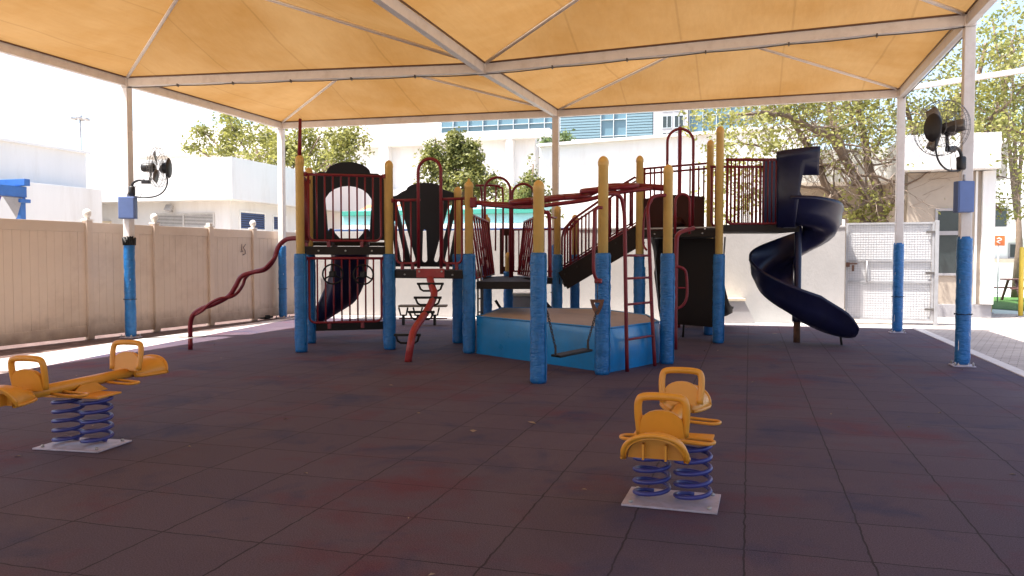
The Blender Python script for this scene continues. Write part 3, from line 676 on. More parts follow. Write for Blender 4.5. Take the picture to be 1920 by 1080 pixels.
# slides
def channel(path, wd, hl, hr, th=.03, bank=None):
    secs = []; n = len(path)
    for i in range(n):
        t = path[min(i + 1, n - 1)] - path[max(i - 1, 0)]; t.normalize()
        sd = t.cross(Vector((0, 0, 1))).normalized(); u = sd.cross(t).normalized()
        p = path[i]; w_ = wd / 2; k = []
        inn = [(-w_, hl), (-w_ * .97, hl * .4), (-w_ * .75, .05), (-w_ * .3, 0), (w_ * .3, 0), (w_ * .75, .05), (w_ * .97, hr * .4), (w_, hr)]
        out = [(w_ + .05, hr + .01), (w_ + .05, hr - .04), (w_ + th, hr - .05), (w_ + th, hr * .35), (w_ * .8 + th, .0), (w_ * .3, -th), (-w_ * .3, -th), (-w_ * .8 - th, .0), (-w_ - th, hl * .35), (-w_ - th, hl - .05), (-w_ - .05, hl - .04), (-w_ - .05, hl + .01)]
        secs.append([p + sd * a + u * b for a, b in inn + out])
    return MB().sweep(secs)
pth, _ = catmull([PH(657, 1.64, 13.9), PH(657, 1.45, 14.2), PH(654, 1.0, 14.7), PH(640, .62, 15.05), PH(612, .36, 15.15), PH(578, .22, 15.1)], 0, 6)
channel(pth, .56, .24, .24).build('slide', 'slide_navy', play)
# --- second deck
deck([B, D, Cc, B2], 1.29)
f, L_ = frame2(B, D)
mid = L_ * .525
for (a, b) in ((.13, mid - .21), (mid + .21, L_ - .12)):
    guard(B, D, 1.40, 2.41, 2, a, b, full=False)
    mb = MB(); e = .05 if a < .5 else L_ - .05; mb.tube([f(e, 2.41), f(a if a < .5 else b, 2.41)], .022, 10).box(f(e, 2.41), (.06, .06, .07), None, .01).build('rail_stub', 'red_paint', play)
MB().tube(arch(.40, 1.32, 3.05, lambda u, z: f(mid + u, z, -.02), 14), .027, 10).build('entry_arch', 'red_paint', play)
g3, L3 = frame2(B2, Cc)
cx = L3 * .52; u0, u1 = .02, L3 + .06
outer = [(u0, 1.33), (u1, 1.33), (u1, 2.55), (u1 - .15, 2.62), (cx + .42, 2.66)]
for k in range(9): a = k / 8 * PI; outer.append((cx + .34 * math.cos(a), 2.69 + .12 * math.sin(a)))
outer += [(cx - .42, 2.66), (u0 + .15, 2.60), (u0, 2.56)]
def slot(xb, xt, zb, zt, w_):
    pts = []
    for k in range(7): a = PI + k / 6 * PI; pts.append((xb + w_ * math.cos(a), zb + w_ * math.sin(a)))
    for k in range(7): a = k / 6 * PI; pts.append((xt + w_ * .7 * math.cos(a), zt + w_ * .7 * math.sin(a)))
    return pts
holes = [slot(cx - .60, cx - .63, 1.46, 1.88, .04), slot(cx - .42, cx - .56, 1.46, 2.12, .045), slot(cx - .22, cx - .50, 1.46, 2.46, .05), slot(cx - .0, cx, 1.46, 1.95, .055),
         slot(cx + .22, cx + .50, 1.46, 2.46, .05), slot(cx + .42, cx + .56, 1.46, 2.12, .045), slot(cx + .60, cx + .63, 1.46, 1.88, .04)]
MB().plate(outer, holes, lambda u, v, d: g3(u, v, d + .02), .04).build('slot_panel', 'navy_plastic', play)
# step pole climber
Zf = 12.33
q0 = P(805, 512, Zf)
pp = [P(806, 521, Zf - .04), P(810, 537, Zf - .1), P(814, 553, Zf - .2), P(805, 575, Zf - .3), P(791, 597, Zf - .45), P(776, 620, Zf - .62), P(770, 645, Zf - .8), GR(765, 678)]
sp = MB().tube(pp, .054, 12, 5).build('step_pole', 'red_bright', play)
MB().beam(P(781, 512, Zf + .03), P(833, 512, Zf - .02), .03, .135).build('mount_plate', 'red_bright', sp)
for (x, y, w_, dz) in ((807, 532, 50, .11), (802, 558, 52, .11), (790, 585, 50, .11), (764, 628, 50, .12)):
    Zs = lerp(Zf - .05, Zf - .75, (y - 521) / 130.0)
    c = P(x, y, Zs); hw = w_ / 2 / 1515 * Zs
    mb = MB(); fb = lambda u, v, d: c + rt * u + Vector((0, 0, v)) + fh * d
    mb.beam(fb(-hw, 0, 0), fb(hw, 0, 0), .06, .034)
    mb.tube([fb(-hw + .02, 0, .0), fb(-hw + .05, -dz * .75, .02), fb(-hw + .09, -dz, .03), fb(hw - .09, -dz, .03), fb(hw - .05, -dz * .75, .02), fb(hw - .02, 0, .0)], .016, 7)
    mb.build('step', 'black_rubber', sp)
# --- low bridge and rear barriers
def trans(mbs): return mbs
zb = 1.10
n0, n1 = PH(893, 0, 13.1), PH(1004, 0, 13.1); r0, r1 = PH(926, 0, 16.2), PH(972, 0, 16.2)
deck([n0, n1, r1, r0], zb, .12, 'bridge_deck')
def netpanel(p, q, z0, z1, nb, lean):
    f, L_ = frame2(p, q); mb = MB()
    off = lambda z: lean * (z - z0) / (z1 - z0)
    F = lambda u, z: f(u, z, 0) + rt * off(z)
    mb.tube([F(0, z0), F(0, z1), F(L_, z1), F(L_, z0)], .024, 8, closed=True)
    for k in range(1, nb): mb.tube([F(L_ * k / nb + .12, z0), F(L_ * k / nb - .10, z1)], .02, 6)
    rnd = random.Random(nb + int(lean * 10))
    for k in range(4):
        uu = L_ * rnd.uniform(.12, .88); vv = lerp(z0, z1, rnd.uniform(.15, .85)); mb.plate([(uu + .17 * math.cos(a * PI / 6), vv + .08 * math.sin(a * PI / 6)) for a in range(12)], [], lambda u, v, d: F(u, v) + rt * d, .02)
    return mb.build('bridge_side', 'red_paint', play)
netpanel(n0, r0, zb + .06, 2.20, 8, -.12)
netpanel(n1, r1, zb + .06, 2.20, 8, .12)
# tube barriers round the rear deck
RD = [PH(905, 0, 16.2), PH(1050, 0, 15.5), PH(1082, 0, 16.8), PH(950, 0, 17.2)]
deck(RD, 1.10, .12)
f, L_ = frame2(RD[3], RD[2])
guard(RD[3], RD[2], 1.2, 2.08, 12, .05, L_ - .05, full=False, feet=False)
mb = MB(); s0 = PH(937, 0, 17.0); s1 = PH(962, 0, 17.0)
fpan, lp = frame2(s0, s1)
mb.plate([(0, 1.14), (lp, 1.14), (lp, 2.10), (0, 2.10)], [[(lp * .3, 1.3), (lp * .4, 1.3), (lp * .4, 1.95), (lp * .3, 1.95)], [(lp * .6, 1.3), (lp * .7, 1.3), (lp * .7, 1.95), (lp * .6, 1.95)]], lambda u, v, d: fpan(u, v, d), .03).build('rear_panel', 'brown_panel', play)
for (x, Z, wd, zt) in ((933, 15.9, .50, 3.06), (981, 16.1, .44, 2.95)):
    c = PH(x, 0, Z); MB().tube(arch(wd, 1.1, zt, lambda u, z: c + rt * u + Vector((0, 0, z)), 14), .026, 9).build('entry_arch', 'red_paint', play)
mb = MB(); Zr = 16.4
mb.tube([P(893, 348, Zr), P(928, 348, Zr), P(938, 352, Zr), P(943, 364, Zr), P(943, 470, Zr)], .022, 8, 4); mb.tube([P(893, 348, Zr), P(903, 360, Zr + .2), P(905, 470, Zr + .2)], .022, 8, 4); mb.tube([P(930, 350, Zr), P(929, 470, Zr)], .018, 8)
mb.build('hand_rail', 'red_paint', play)
mb = MB(); mb.tube([P(1010, 392, 14.2), P(1022, 398, 14.2), P(1030, 410, 14.2), P(1031, 520, 14.2)], .035, 9, 4); mb.tube([P(1031, 408, 14.2), P(1043, 408, 15.4)], .02, 8); mb.build('hand_rail', 'red_paint', play)
MB().beam(P(905, 540, 14.2), P(905, 598, 14.3), .03, .03).tube([P(896, 505, 13.3), P(896, 612, 13.3)], .016, 7).tube([P(902, 500, 13.6), P(902, 608, 13.6)], .016, 7).tube([P(896, 560, 13.3), P(902, 560, 13.6)], .012, 6).tube([P(896, 585, 13.3), P(902, 585, 13.6)], .012, 6).build('support', 'cable', play)
# --- ramp with stepped side boards up to the high deck
ra0, ra1 = PH(1056, 1.10, 15.4), PH(1200, 1.98, 14.9)
rb0, rb1 = ra0 + fh * .85, ra1 + fh * .95
for a, b in ((ra0, ra1), (rb0, rb1)): MB().beam(a - Vector((0, 0, .05)), b - Vector((0, 0, .07)), .05, .36).build('stringer', 'brown_board', play)
mb = MB()
for k in range(6):
    t = (k + .5) / 6; mb.beam(lerp(ra0, ra1, t) + Vector((0, 0, .0)), lerp(rb0, rb1, t) + Vector((0, 0, .0)), .2, .04)
mb.build('tread', 'dark_deck', play)
for a, b in ((ra0, ra1), (rb0, rb1)):
    mb = MB(); lo = lambda t, h: lerp(a, b, t) + Vector((0, 0, h))
    for h, r_ in ((.15, .016), (.20, .014)): mb.tube([lo(.02, h), lo(.96, h)], r_, 8)
    mb.tube([lo(.02, .15), lo(.02, .78), lo(.05, .92), lo(.16, 1.0), lo(.80, 1.06), lo(.93, 1.05), lo(.97, .96), lo(.97, .15)], .022, 9)
    mb.tube([lo(.1, .84), lo(.2, .92), lo(.78, .97), lo(.95, .97)], .016, 8)
    for k in range(9): mb.tube([lo(.1 + .1 * k, .17), lo(.1 + .1 * k, .96)], .019, 6)
    mb.build('ramp_rail', 'red_paint', play)
MB().beam(P(1000, 545, 14.8), P(1060, 610, 14.8), .05, .09).build('brace', 'brown_board', play)
MB().beam(P(929, 563, 15.2), P(946, 590, 15.2), .04, .05).build('brace', 'brown_board', play)
# --- high deck
deck([I_, H_, H2, I2], 1.98, .12, 'high_deck')
MB().beam(I_ + Vector((0, 0, 2.02)), H_ + Vector((0, 0, 2.02)), .03, .025).build('deck_edge', 'grey_steel', play)
f, L_ = frame2(I2, H2)
mb = MB(); mb.tube([f(.0, 3.26), f(L_, 3.30)], .022, 9).tube([f(.0, 3.16), f(L_, 3.20)], .02, 9)
for uu in (.08, .2, .28, .42, 1.0, 1.08, 1.17, 1.27): mb.tube([f(uu, 2.02), f(uu, 3.26)], .017, 7)
mb.build('guard_rail', 'red_paint', play)
mb = MB(); fB = lambda u, v, d: f(u, v, d - .05)
holes = [[(cx_ + .13 * math.cos(a * PI / 8), 2.38 + .13 * math.sin(a * PI / 8)) for a in range(16)] for cx_ in ()]
mb.plate([(.08, 2.02), (L_ - .1, 2.02), (L_ - .1, 2.66), (L_ * .5, 2.72), (.08, 2.66)], holes, fB, .03)
mb.lathe(fB(L_ * .55, 2.12, -.06), [(.16, 0), (.14, .08), (.08, .14), (.01, .17)], 16)
mb.build('bubble_panel', 'brown_panel', play)
ca = PH(1274, 0, 15.0)
MB().tube(arch(.48, 2.0, 3.86, lambda u, z: ca + rt * u + Vector((0, 0, z)), 14), .026, 9).build('entry_arch', 'red_paint', play)
MB().tube([PH(1273, .0, 17.2), PH(1273, 4.2, 17.2)], .042, 10).lathe(PH(1273, 4.2, 17.2), [(.045, 0), (.05, .03), (.02, .06)], 10).build('fire_pole', 'red_paint', play)
cb = PH(1279, 0, 13.9)
mb = MB(); mb.tube(arch(.25, 1.9, 2.58, lambda u, z: cb + rt * u + Vector((0, 0, z)), 10), .024, 8)
mb.tube([PH(1300, 2.0, 13.95), PH(1296, 1.98, 13.8), PH(1278, 1.92, 13.4), PH(1270, 1.85, 13.2), PH(1268, 1.7, 13.15), PH(1267, .9, 13.1), PH(1267, 0, 13.1)], .038, 9, 4)
mb.build('pole_climber', 'red_paint', play)
mb = MB(); cD = PH(1267, 1.0, 13.1); 
mb.tube([cD + rt * (.0) + Vector((0, 0, .34))] + [cD + rt * (.06 + .13 * math.cos(a)) + Vector((0, 0, .12 + .22 * math.sin(a))) if a > 0 else cD + rt * .19 + Vector((0, 0, -.0 + .12 * 0 + a * 0)) for a in (R(90), R(60), R(30))] + [cD + rt * .19 + Vector((0, 0, -.05)), cD + rt * .17 + Vector((0, 0, -.2)), cD + rt * .10 + Vector((0, 0, -.3)), cD + Vector((0, 0, -.34))], .024, 8, 4)
mb.tube([cD + Vector((0, 0, 0)), cD + rt * .19], .014, 7); mb.build('grip_loop', 'red_paint', play)
# wide double slide away from the high deck, underside towards the yard
sa, sb = lerp(I2, H2, .08), lerp(I2, H2, .95)
base = [(0, 1.95), (.25, 1.86), (.6, 1.45), (1.0, .92), (1.3, .58), (1.6, .34), (1.85, .24), (2.05, .23)]
nrm = Vector((-(sb - sa).y, (sb - sa).x, 0)).normalized()
if nrm.dot(fh) < 0: nrm = -nrm
pth, _ = catmull([ (sa + sb) / 2 + nrm * d + Vector((0, 0, z)) for d, z in base], 0, 4)
channel(pth, (sb - sa).length, .20, .20, .03).build('double_slide', 'brown_board', play)
# front skirt board under the high deck
fI, LI = frame2(I_, H_)
MB().plate([(.18, .36), (.30, .25), (LI - .28, .22), (LI - .18, .38), (LI - .10, 1.2), (LI - .16, 1.84), (.16, 1.84), (.06, 1.2)], [], lambda u, v, d: fI(u, v, d + .55), .05).build('climbing_board', 'brown_board', play)
for uu in (.62, 1.22): MB().tube([fI(uu, .0, .62), fI(uu + .03, .4, .6)], .02, 8).build('leg', 'black_rubber', play)
MB().tube([fI(.06, 1.86, .5), fI(.18, .5, .52)], .015, 6).build('brace', 'grey_steel', play)
MB().tube([fI(LI - .06, 1.86, .5), fI(LI - .16, .3, .52)], .015, 6).build('brace', 'grey_steel', play)
def bolt(c):
    mb = MB().lathe((0, 0, 0), [(.016, 0), (.016, .006), (.009, .012)], 8)
    bmesh.ops.transform(mb.bm, matrix=Matrix.Translation(c) @ Matrix.Rotation(YAW, 4, 'Z') @ Matrix.Rotation(R(90), 4, 'X'), verts=mb.bm.verts); mb.build('bolt', 'grey_steel', play)
for a_, b_, z_ in ((A, B, 1.60), (B, D, 1.22), (I_, H_, 1.92)):
    ff, ll = frame2(a_, b_)
    for t_ in (.2, .5, .8): bolt(ff(ll * t_, z_, -.004))
for px_ in (786, 828): bolt(P(px_, 509, Zf - .03))
# --- tube bridge to spiral slide
ZB = 14.1
b0, b1 = PH(1359, 0, ZB), PH(1463, 0, ZB + .02)
guard(b0, b1, 2.08, 3.19, 12, .03, (b1 - b0).length - .02, full=False, feet=False, rt_=.028, rb=.013, name='guard_rail')
guard(b0 + fh * 1.1, b1 + fh * 1.1, 2.08, 3.19, 12, .03, (b1 - b0).length - .02, full=False, feet=False, rt_=.026, rb=.013, name='guard_rail')
deck([b0 - rt * .05 - fh * .05, PH(1498, 0, ZB - .05), PH(1498, 0, ZB - .05) + fh * 1.2, b0 - rt * .05 + fh * 1.2], 2.06, .12, 'bridge_deck')
SC = PH(1496, 0, ZB + .1)
MB().lathe((SC.x, SC.y, .36), [(.075, 0), (.085, .02), (.085, .12), (.062, .14), (.062, 1.66), (.05, 1.70)], 16).build('slide_pole', 'slide_navy', play)
MB().lathe((SC.x, SC.y, 0), [(.058, 0), (.058, .37)], 14).build('slide_pole_foot', 'rust', play)
# helix: th=0 towards the viewer, turning through right, rear, left, front, then straight out to the right
def spin(th): return -fh * math.cos(th) + rt * math.sin(th)
prof_z = [(-30, 2.07), (0, 2.06), (45, 1.98), (90, 1.84), (135, 1.64), (180, 1.42), (225, 1.20), (270, .95), (315, .65), (345, .46), (365, .35)]
def hz(d):
    for (a, za), (b, zb_) in zip(prof_z, prof_z[1:]):
        if a <= d <= b:
            t = (d - a) / (b - a); return lerp(za, zb_, t)
secs = []
def sec(ctr, out, z, ri, ro, hi, ho):
    q = lambda r_, h: ctr + out * r_ + Vector((0, 0, z + h))
    inn = [(ri, hi), (ri + .02, hi * .4), (ri + .10, .05), (ri + .22, .0), (ro - .24, .0), (ro - .09, .07), (ro - .02, ho * .45), (ro, ho)]
    outp = [(ro + .045, ho + .02), (ro + .05, ho - .035), (ro + .03, ho - .05), (ro + .012, ho * .42), (ro - .08, .0), (ro - .24, -.035), (ri + .2, -.035), (ri + .08, .0), (ri - .02, hi * .4), (ri - .02, hi)]
    return [q(a, b) for a, b in inn + outp]
d = -30
while d <= 360:
    th = R(d); secs.append(sec(SC, spin(th), hz(d), .09, lerp(.69, .78, min(1, max(0, (d - 120) / 120))), .16, lerp(.44, .50, max(0, d - 200) / 160))); d += 8
th = R(362); outv = spin(th); fwd = rt
zs = [.35, .30, .25, .21, .185, .17, .17]
for k, s_ in enumerate((.08, .18, .29, .40, .50, .59, .66)):
    secs.append(sec(SC + fwd * s_ - fh * .02 * k, outv, zs[k], .10, .78, lerp(.18, .26, k / 6), (.49, .47, .45, .42, .37, .28, .16)[k]))
MB().sweep(secs).build('spiral_slide', 'slide_navy', play)
MB().tube([SC + rt * .60 - fh * .42 + Vector((0, 0, .16)), SC + rt * .62 - fh * .42], .02, 8).build('leg', 'black_rubber', play)
# entry hood: curved wall with an opening
mb = MB(); rings = []
def hood_lo(d): 
    if d <= 2: return 2.02
    if d <= 14: return lerp(2.02, 2.78, (d - 2) / 12.0) if d > 8 else 2.02
    return 2.95
for d in range(-48, 8, 3):
    z0 = 2.0 if d <= -24 else (2.86 if d > -15 else lerp(2.0, 2.86, (d + 24) / 9)); z1 = 3.28 + .06 * (d + 48) / 55
    secs_ = []
    rr = .73
    o_ = spin(R(d)); 
    pts = [(rr, z0), (rr, 2.62 if z0 < 2.5 else (z0 + z1) / 2), (rr + .005, z1 - .18), (rr + .035, z1 - .13), (rr + .035, z1 - .02), (rr + .02, z1), (rr - .02, z1), (rr - .03, z1 - .1), (rr - .03, z0)]
    rings.append([SC + o_ * a + Vector((0, 0, b)) for a, b in pts])
mb.sweep(rings)
mb.build('slide_hood', 'slide_navy', play)
mb = MB(); lh = PH(1464, 0, ZB)
mb.plate([(0, 2.0), (.22, 2.0), (.30, 2.2), (.34, 2.5), (.22, 2.75), (.20, 3.0), (.36, 3.05), (.36, 3.33), (0, 3.30)], [], lambda u, v, d: lh + rt * u + fh * (d - .12) + Vector((0, 0, v)), .05)
mb.build('slide_entry', 'slide_navy', play)
mb = MB(); mb.plate([(0, 2.0), (.5, 2.0), (.5, 3.30), (0, 3.30)], [], lambda u, v, d: lh + rt * u + fh * (d + 1.05) + Vector((0, 0, v)), .05)
mb.build('slide_entry', 'slide_navy', play)
# --- overhead loop ladder
ovp = [(888, 380, 12.5), (930, 383, 12.45), (965, 383, 12.3), (1000, 379, 12.1), (1030, 373, 11.95), (1065, 369, 11.8), (1100, 365, 11.65), (1135, 351, 11.55), (1180, 349, 11.5), (1225, 351, 11.4), (1251, 353, 11.35)]
mb = MB(); mb.tube([P(*q) for q in ovp], [.034, .036, .04, .04, .042, .042, .042, .046, .044, .044, .044], 12, 5)
for q in (ovp[0], ovp[-1]): mb.box(P(*q), (.10, .10, .16), None, .02)
mb.build('overhead_beam', 'red_paint', play)
MB().tube([P(*q) for q in ((905, 384, 12.3), (960, 388, 12.0), (1000, 388, 11.7), (1040, 383, 11.5), (1100, 375, 11.3), (1140, 364, 11.2), (1180, 358, 11.2), (1222, 353, 11.3))], .03, 10, 5).build('overhead_beam', 'red_paint', play)
for (x, y, Z, r_) in ((983, 377, 12.1, .20), (1052, 370, 11.8, .20), (1080, 368, 11.7, .20), (1120, 356, 11.5, .22), (1165, 350, 11.45, .22), (1020, 374, 11.9, .18)):
    c = P(x, y, Z); MB().tube([c + rt * r_ * math.cos(a * PI / 10) + fh * r_ * 1.4 * math.sin(a * PI / 10) + Vector((0, 0, .02 * math.cos(a * PI / 10) + .03 * math.sin(a * PI / 10))) for a in range(20)], .036, 8, closed=True).build('hand_ring', 'red_paint', play)
# --- ladder between two front posts
Lz = 10.85
def lad(x, z, Z): return PH(x, z, Z)
mb = MB(); 
mb.tube([PH(1136, 2.30, 10.35), PH(1150, 2.31, 10.4), PH(1163, 2.27, 10.45), PH(1169, 2.12, 10.5), PH(1171, 1.9, 10.5), PH(1174, .9, 10.5), PH(1177, 0, 10.55)], .026, 10, 4)
mb.tube([PH(1250, 2.36, 11.3), PH(1232, 2.35, 11.25), PH(1220, 2.30, 11.2), PH(1214, 2.15, 11.15), PH(1216, 1.9, 11.1), PH(1222, .9, 11.1), PH(1229, 0, 11.1)], .026, 10, 4)
mb.tube([PH(1222, 2.28, 11.18), PH(1208, 2.12, 11.35), PH(1206, 1.7, 11.4), PH(1212, 1.6, 11.3)], .016, 8, 4)
for z in (.42, .88, 1.22, 1.52):
    xa = lerp(1177, 1171, z / 1.9); xb = lerp(1229, 1216, z / 1.9); mb.tube([PH(xa, z, 10.5), PH(xb, z, 11.1)], .016, 8)
mb.build('ladder', 'red_paint', play)
mb = MB(); 
mb.tube([PH(1128, 2.12, 10.2), PH(1120, 2.12, 10.16), PH(1115, 2.06, 10.12), PH(1114, 1.9, 10.1), PH(1113, 1.4, 10.1), PH(1117, 1.24, 10.12), PH(1124, 1.2, 10.18)], .022, 9, 4)
mb.box(PH(1122, 1.2, 10.14), (.09, .09, .06), None, .015); mb.build('grab_handle', 'red_paint', play)

# --- trapeze swing hanging beside the posts
sw = thing('trapeze_swing', 'worn dark swing seat on two rusty chains in front of the blue soft platform', 'swing', GR(1072, 690))
s0, s1 = PH(1042, .30, 9.75), PH(1103, .34, 10.1)
MB().beam(s0, s1, .17, .03, bev=.008).build('seat', 'black_rubber', sw)
def links(a, b, n, name):
    mb = MB(); t = (b - a).normalized(); o1 = t.orthogonal().normalized(); o2 = t.cross(o1)
    for k in range(n):
        c = lerp(a, b, (k + .5) / n); L_ = (b - a).length / n * .68; o_ = o1 if k % 2 else o2
        mb.tube([c + t * L_ * math.cos(q * PI / 5) + o_ * .014 * math.sin(q * PI / 5) for q in range(10)], .0055, 5, closed=True)
    return mb.build(name, 'chain', sw)
top0 = V3(E_.x, E_.y, 0) + rt * .10 + Vector((0, 0, .86)); top1 = PH(1120, .90, 10.08)
links(top0, s0 + Vector((0, 0, .10)), 14, 'chain'); links(top1 + Vector((0, 0, -.05)), s1 + Vector((0, 0, .10)), 14, 'chain')
for s_ in (s0, s1): MB().tube([s_ + Vector((0, 0, .11)), s_ + fh * .07 + Vector((0, 0, .02)), s_ - fh * .07 + Vector((0, 0, .02))], .012, 6, closed=True).build('hanger', 'chain', sw)
mb = MB(); mb.plate([(-.09, .07), (.09, .07), (.06, -.04), (.02, -.12), (-.02, -.12), (-.06, -.04)], [[(-.04, .03), (.04, .03), (.0, -.05)]], lambda u, v, d: top1 + rt * u + Vector((0, 0, v)) + fh * d, .03).build('bracket', 'rust', sw)
MB().tube([top1 + Vector((0, 0, .06)), PH(1121, 1.2, 10.1)], .006, 6).build('rope', 'chain', sw)

# ------------------------------------------------------------------ blue soft platform
plat = thing('soft_platform', 'low blue vinyl covered soft platform with grey top under the bridge', 'platform', (-2.6, 12, 0))
pl = [V3(-4.06, 11.86), V3(-1.74, 10.36), V3(-1.22, 11.60), V3(-1.55, 12.9), V3(-2.6, 14.2), V3(-4.3, 14.0)]
mb = MB(); zt = .575; n = len(pl); cxy = sum(pl, Vector()) / n
vb = []; 
def edge_pts(z, off, wob):
    out = []
    for i in range(n):
        a, b = pl[i], pl[(i + 1) % n]; nr = Vector(((b - a).y, -(b - a).x, 0)).normalized()
        for k in range(14):
            t = k / 14; p = lerp(a, b, t); env = 4 * t * (1 - t)
            wv = noise.noise(Vector((p.x * 2.2, p.y * 2.2, z * 3))) * wob * env
            out.append(Vector((p.x, p.y, z)) + nr * (off * min(1, env * 3) + wv))
    return out
lev = [(0.0, .0, .0), (.06, .012, .02), (.2, .03, .035), (.35, .03, .04), (.48, .015, .025), (.55, .0, .012), (zt, -.012, .006)]
rings = [[mb.bm.verts.new(p) for p in edge_pts(z, o_, w_)] for z, o_, w_ in lev]
N_ = len(rings[0])
for a, b in zip(rings, rings[1:]):
    for k in range(N_):
        f_ = mb.bm.faces.new([a[k], a[(k + 1) % N_], b[(k + 1) % N_], b[k]]); f_.smooth = True
mb.build('cover', 'blue_vinyl', plat)
mb = MB(); rim = [p + (cxy - Vector((p.x, p.y, 0))).normalized() * .014 + Vector((0, 0, .002)) for p in edge_pts(zt, -.012, .006)]
rv = [mb.bm.verts.new(p) for p in rim]; prev = rv
for s_, dz in ((.93, .012), (.7, .006), (.4, -.004)):
    cur = [mb.bm.verts.new(Vector((cxy.x + (p.x - cxy.x) * s_, cxy.y + (p.y - cxy.y) * s_, p.z + dz + .006 * noise.noise(Vector((p.x * s_ * 2, p.y * s_ * 2, 1)))))) for p in rim]
    for k in range(N_): f_ = mb.bm.faces.new([prev[k], prev[(k + 1) % N_], cur[(k + 1) % N_], cur[k]]); f_.smooth = True
    prev = cur
mb.bm.faces.new(prev); mb.build('top_mat', 'vinyl_top', plat)
mb = MB(); mb.tube([p + Vector((0, 0, .004)) for p in edge_pts(zt, -.004, .008)], .013, 6, closed=True); mb.build('piping', 'blue_vinyl', plat)

# ------------------------------------------------------------------ spring seesaws
def make_seesaw(label):
    t = thing('spring_seesaw', label, 'seesaw', (0, 0, 0), 'yellow spring seesaws', True)
    MB().span((-.20, -.29, .003), (.20, .29, .016), .003).build('base_plate', 'steel_plate', t)
    mb = MB()
    for sx in (-.15, .15):
        for sy in (-.24, .24): mb.lathe((sx, sy, .014), [(.014, 0), (.014, .015), (.008, .02)], 8)
    mb.build('bolt', 'grey_steel', t)
    for sx in (-.128, .128):
        pts = []
        for k in range(5 * 22 + 1):
            a = k / 22 * 2 * PI; pts.append((.108 * math.cos(a), sx + .108 * math.sin(a), .028 + (k / 110) * .37))
        MB().tube(pts, .0145, 8).build('spring', 'spring_blue', t)
    # beam saddle
    MB().span((-.14, -.25, .405), (.14, .25, .42), .005).build('top_plate', 'seat_yellow', t)
    mb = MB()
    for sy in (-1, 1): mb.plate([(-.22, .421), (.22, .421), (.08, .50), (-.08, .50)], [], lambda u, v, d: Vector((u, sy * (.055 + d), v)), .008)
    mb.tube([(-.72, 0, .505), (.72, 0, .505)], .044, 14).build('beam', 'seat_yellow', t)
    for s_ in (-1, 1):
        fr = lambda x, y, z: Vector((s_ * x, y, z))
        # handle: rounded loop with a filled lower half
        mb = MB(); hp = []
        pts = [(-.125, .54), (-.135, .66), (-.13, .735), (-.10, .762), (0, .768), (.10, .762), (.13, .735), (.135, .66), (.125, .54)]
        mb.tube([fr(.52 + (z - .54) * .16, y_, z) for y_, z in pts], .023, 10, 4)
        sh = [(-.125, .53)] + [(.118 * math.cos(PI - a * PI / 10) , .615 + .075 * math.sin(a * PI / 10)) for a in range(11)] + [(.125, .53)]
        mb.plate(sh, [], lambda u, v, d: fr(.515 + (v - .54) * .16 + d, u, v), .035)
        mb.build('handle', 'seat_yellow', t)
        # moulded saddle: a hollow arched shell, open at its outer end
        mb = MB(); top = []; bot = []; rim = []; nu, nv = 10, 16
        for u in range(nu + 1):
            t_ = u / nu; wd = lerp(.075, .172, min(1, t_ * 1.5) ** .6); hh = lerp(.05, .135, math.sin(min(1, t_ * 1.25) * PI / 2)); rowt = []; rowb = []
            for v in range(nv + 1):
                a = PI * v / nv; 
                x = .56 + .33 * t_ - (.05 * (1 - math.sin(a)) if u == nu else 0)
                z = .478 + hh * math.sin(a) ** .8
                rowt.append(fr(x, -wd * math.cos(a), z)); rowb.append(fr(x, -(wd - .018) * math.cos(a), max(.466, z - .02)))
            top.append(rowt); bot.append(rowb)
        secs_ = [a_ + b_[::-1] for a_, b_ in zip(top, bot)]
        mb.sweep(secs_)
        mb.tube([p for p in top[-1]], .013, 8)
        mb.tube([r_[0] for r_ in top], .012, 8); mb.tube([r_[-1] for r_ in top], .012, 8)
        mb.plate([(-(.148) * math.cos(PI * v / 12), .47 + .108 * math.sin(PI * v / 12) ** .8) for v in range(13)], [], lambda u, v, d: fr(.80 + d, u, v), .01)
        for yy in (-.06, .06): mb.box(fr(.835, yy, .515), (.06, .010, .085))
        mb.build('seat', 'seat_yellow', t)
        MB().tube([fr(.60, 0, .51), fr(.70, 0, .535), fr(.80, 0, .555)], [.044, .04, .03], 10).build('seat_bracket', 'seat_yellow', t)
        # foot rest loops on both sides
        mb = MB()
        for sy in (-1, 1):
            mb.tube([fr(.24, sy * .03, .475), fr(.24, sy * .20, .465), fr(.255, sy * .255, .465), fr(.30, sy * .275, .465), fr(.345, sy * .255, .465), fr(.36, sy * .20, .465), fr(.36, sy * .03, .475)], .011, 8, 4)
        mb.build('foot_rest', 'seat_yellow', t)
    return t
sea = make_seesaw('yellow spring seesaw nearest the vinyl fence, beside the sunlit paving strip')
sea.location = GR(156, 836); dv = (GR(268, 690, .5) - GR(20, 742, .5)); sea.rotation_euler.z = math.atan2(dv.y, dv.x)
sea2 = copy_tree(sea); tag(sea2, 'yellow spring seesaw seen end on in front of the blue soft platform', 'seesaw', 'yellow spring seesaws')
sea2.scale = (.97, .97, .96); sea2.location = GR(1260, 940); dv = (PH(1284, 0, 5.5) - PH(1240, 0, 4.3)); sea2.rotation_euler.z = math.atan2(dv.y, dv.x)

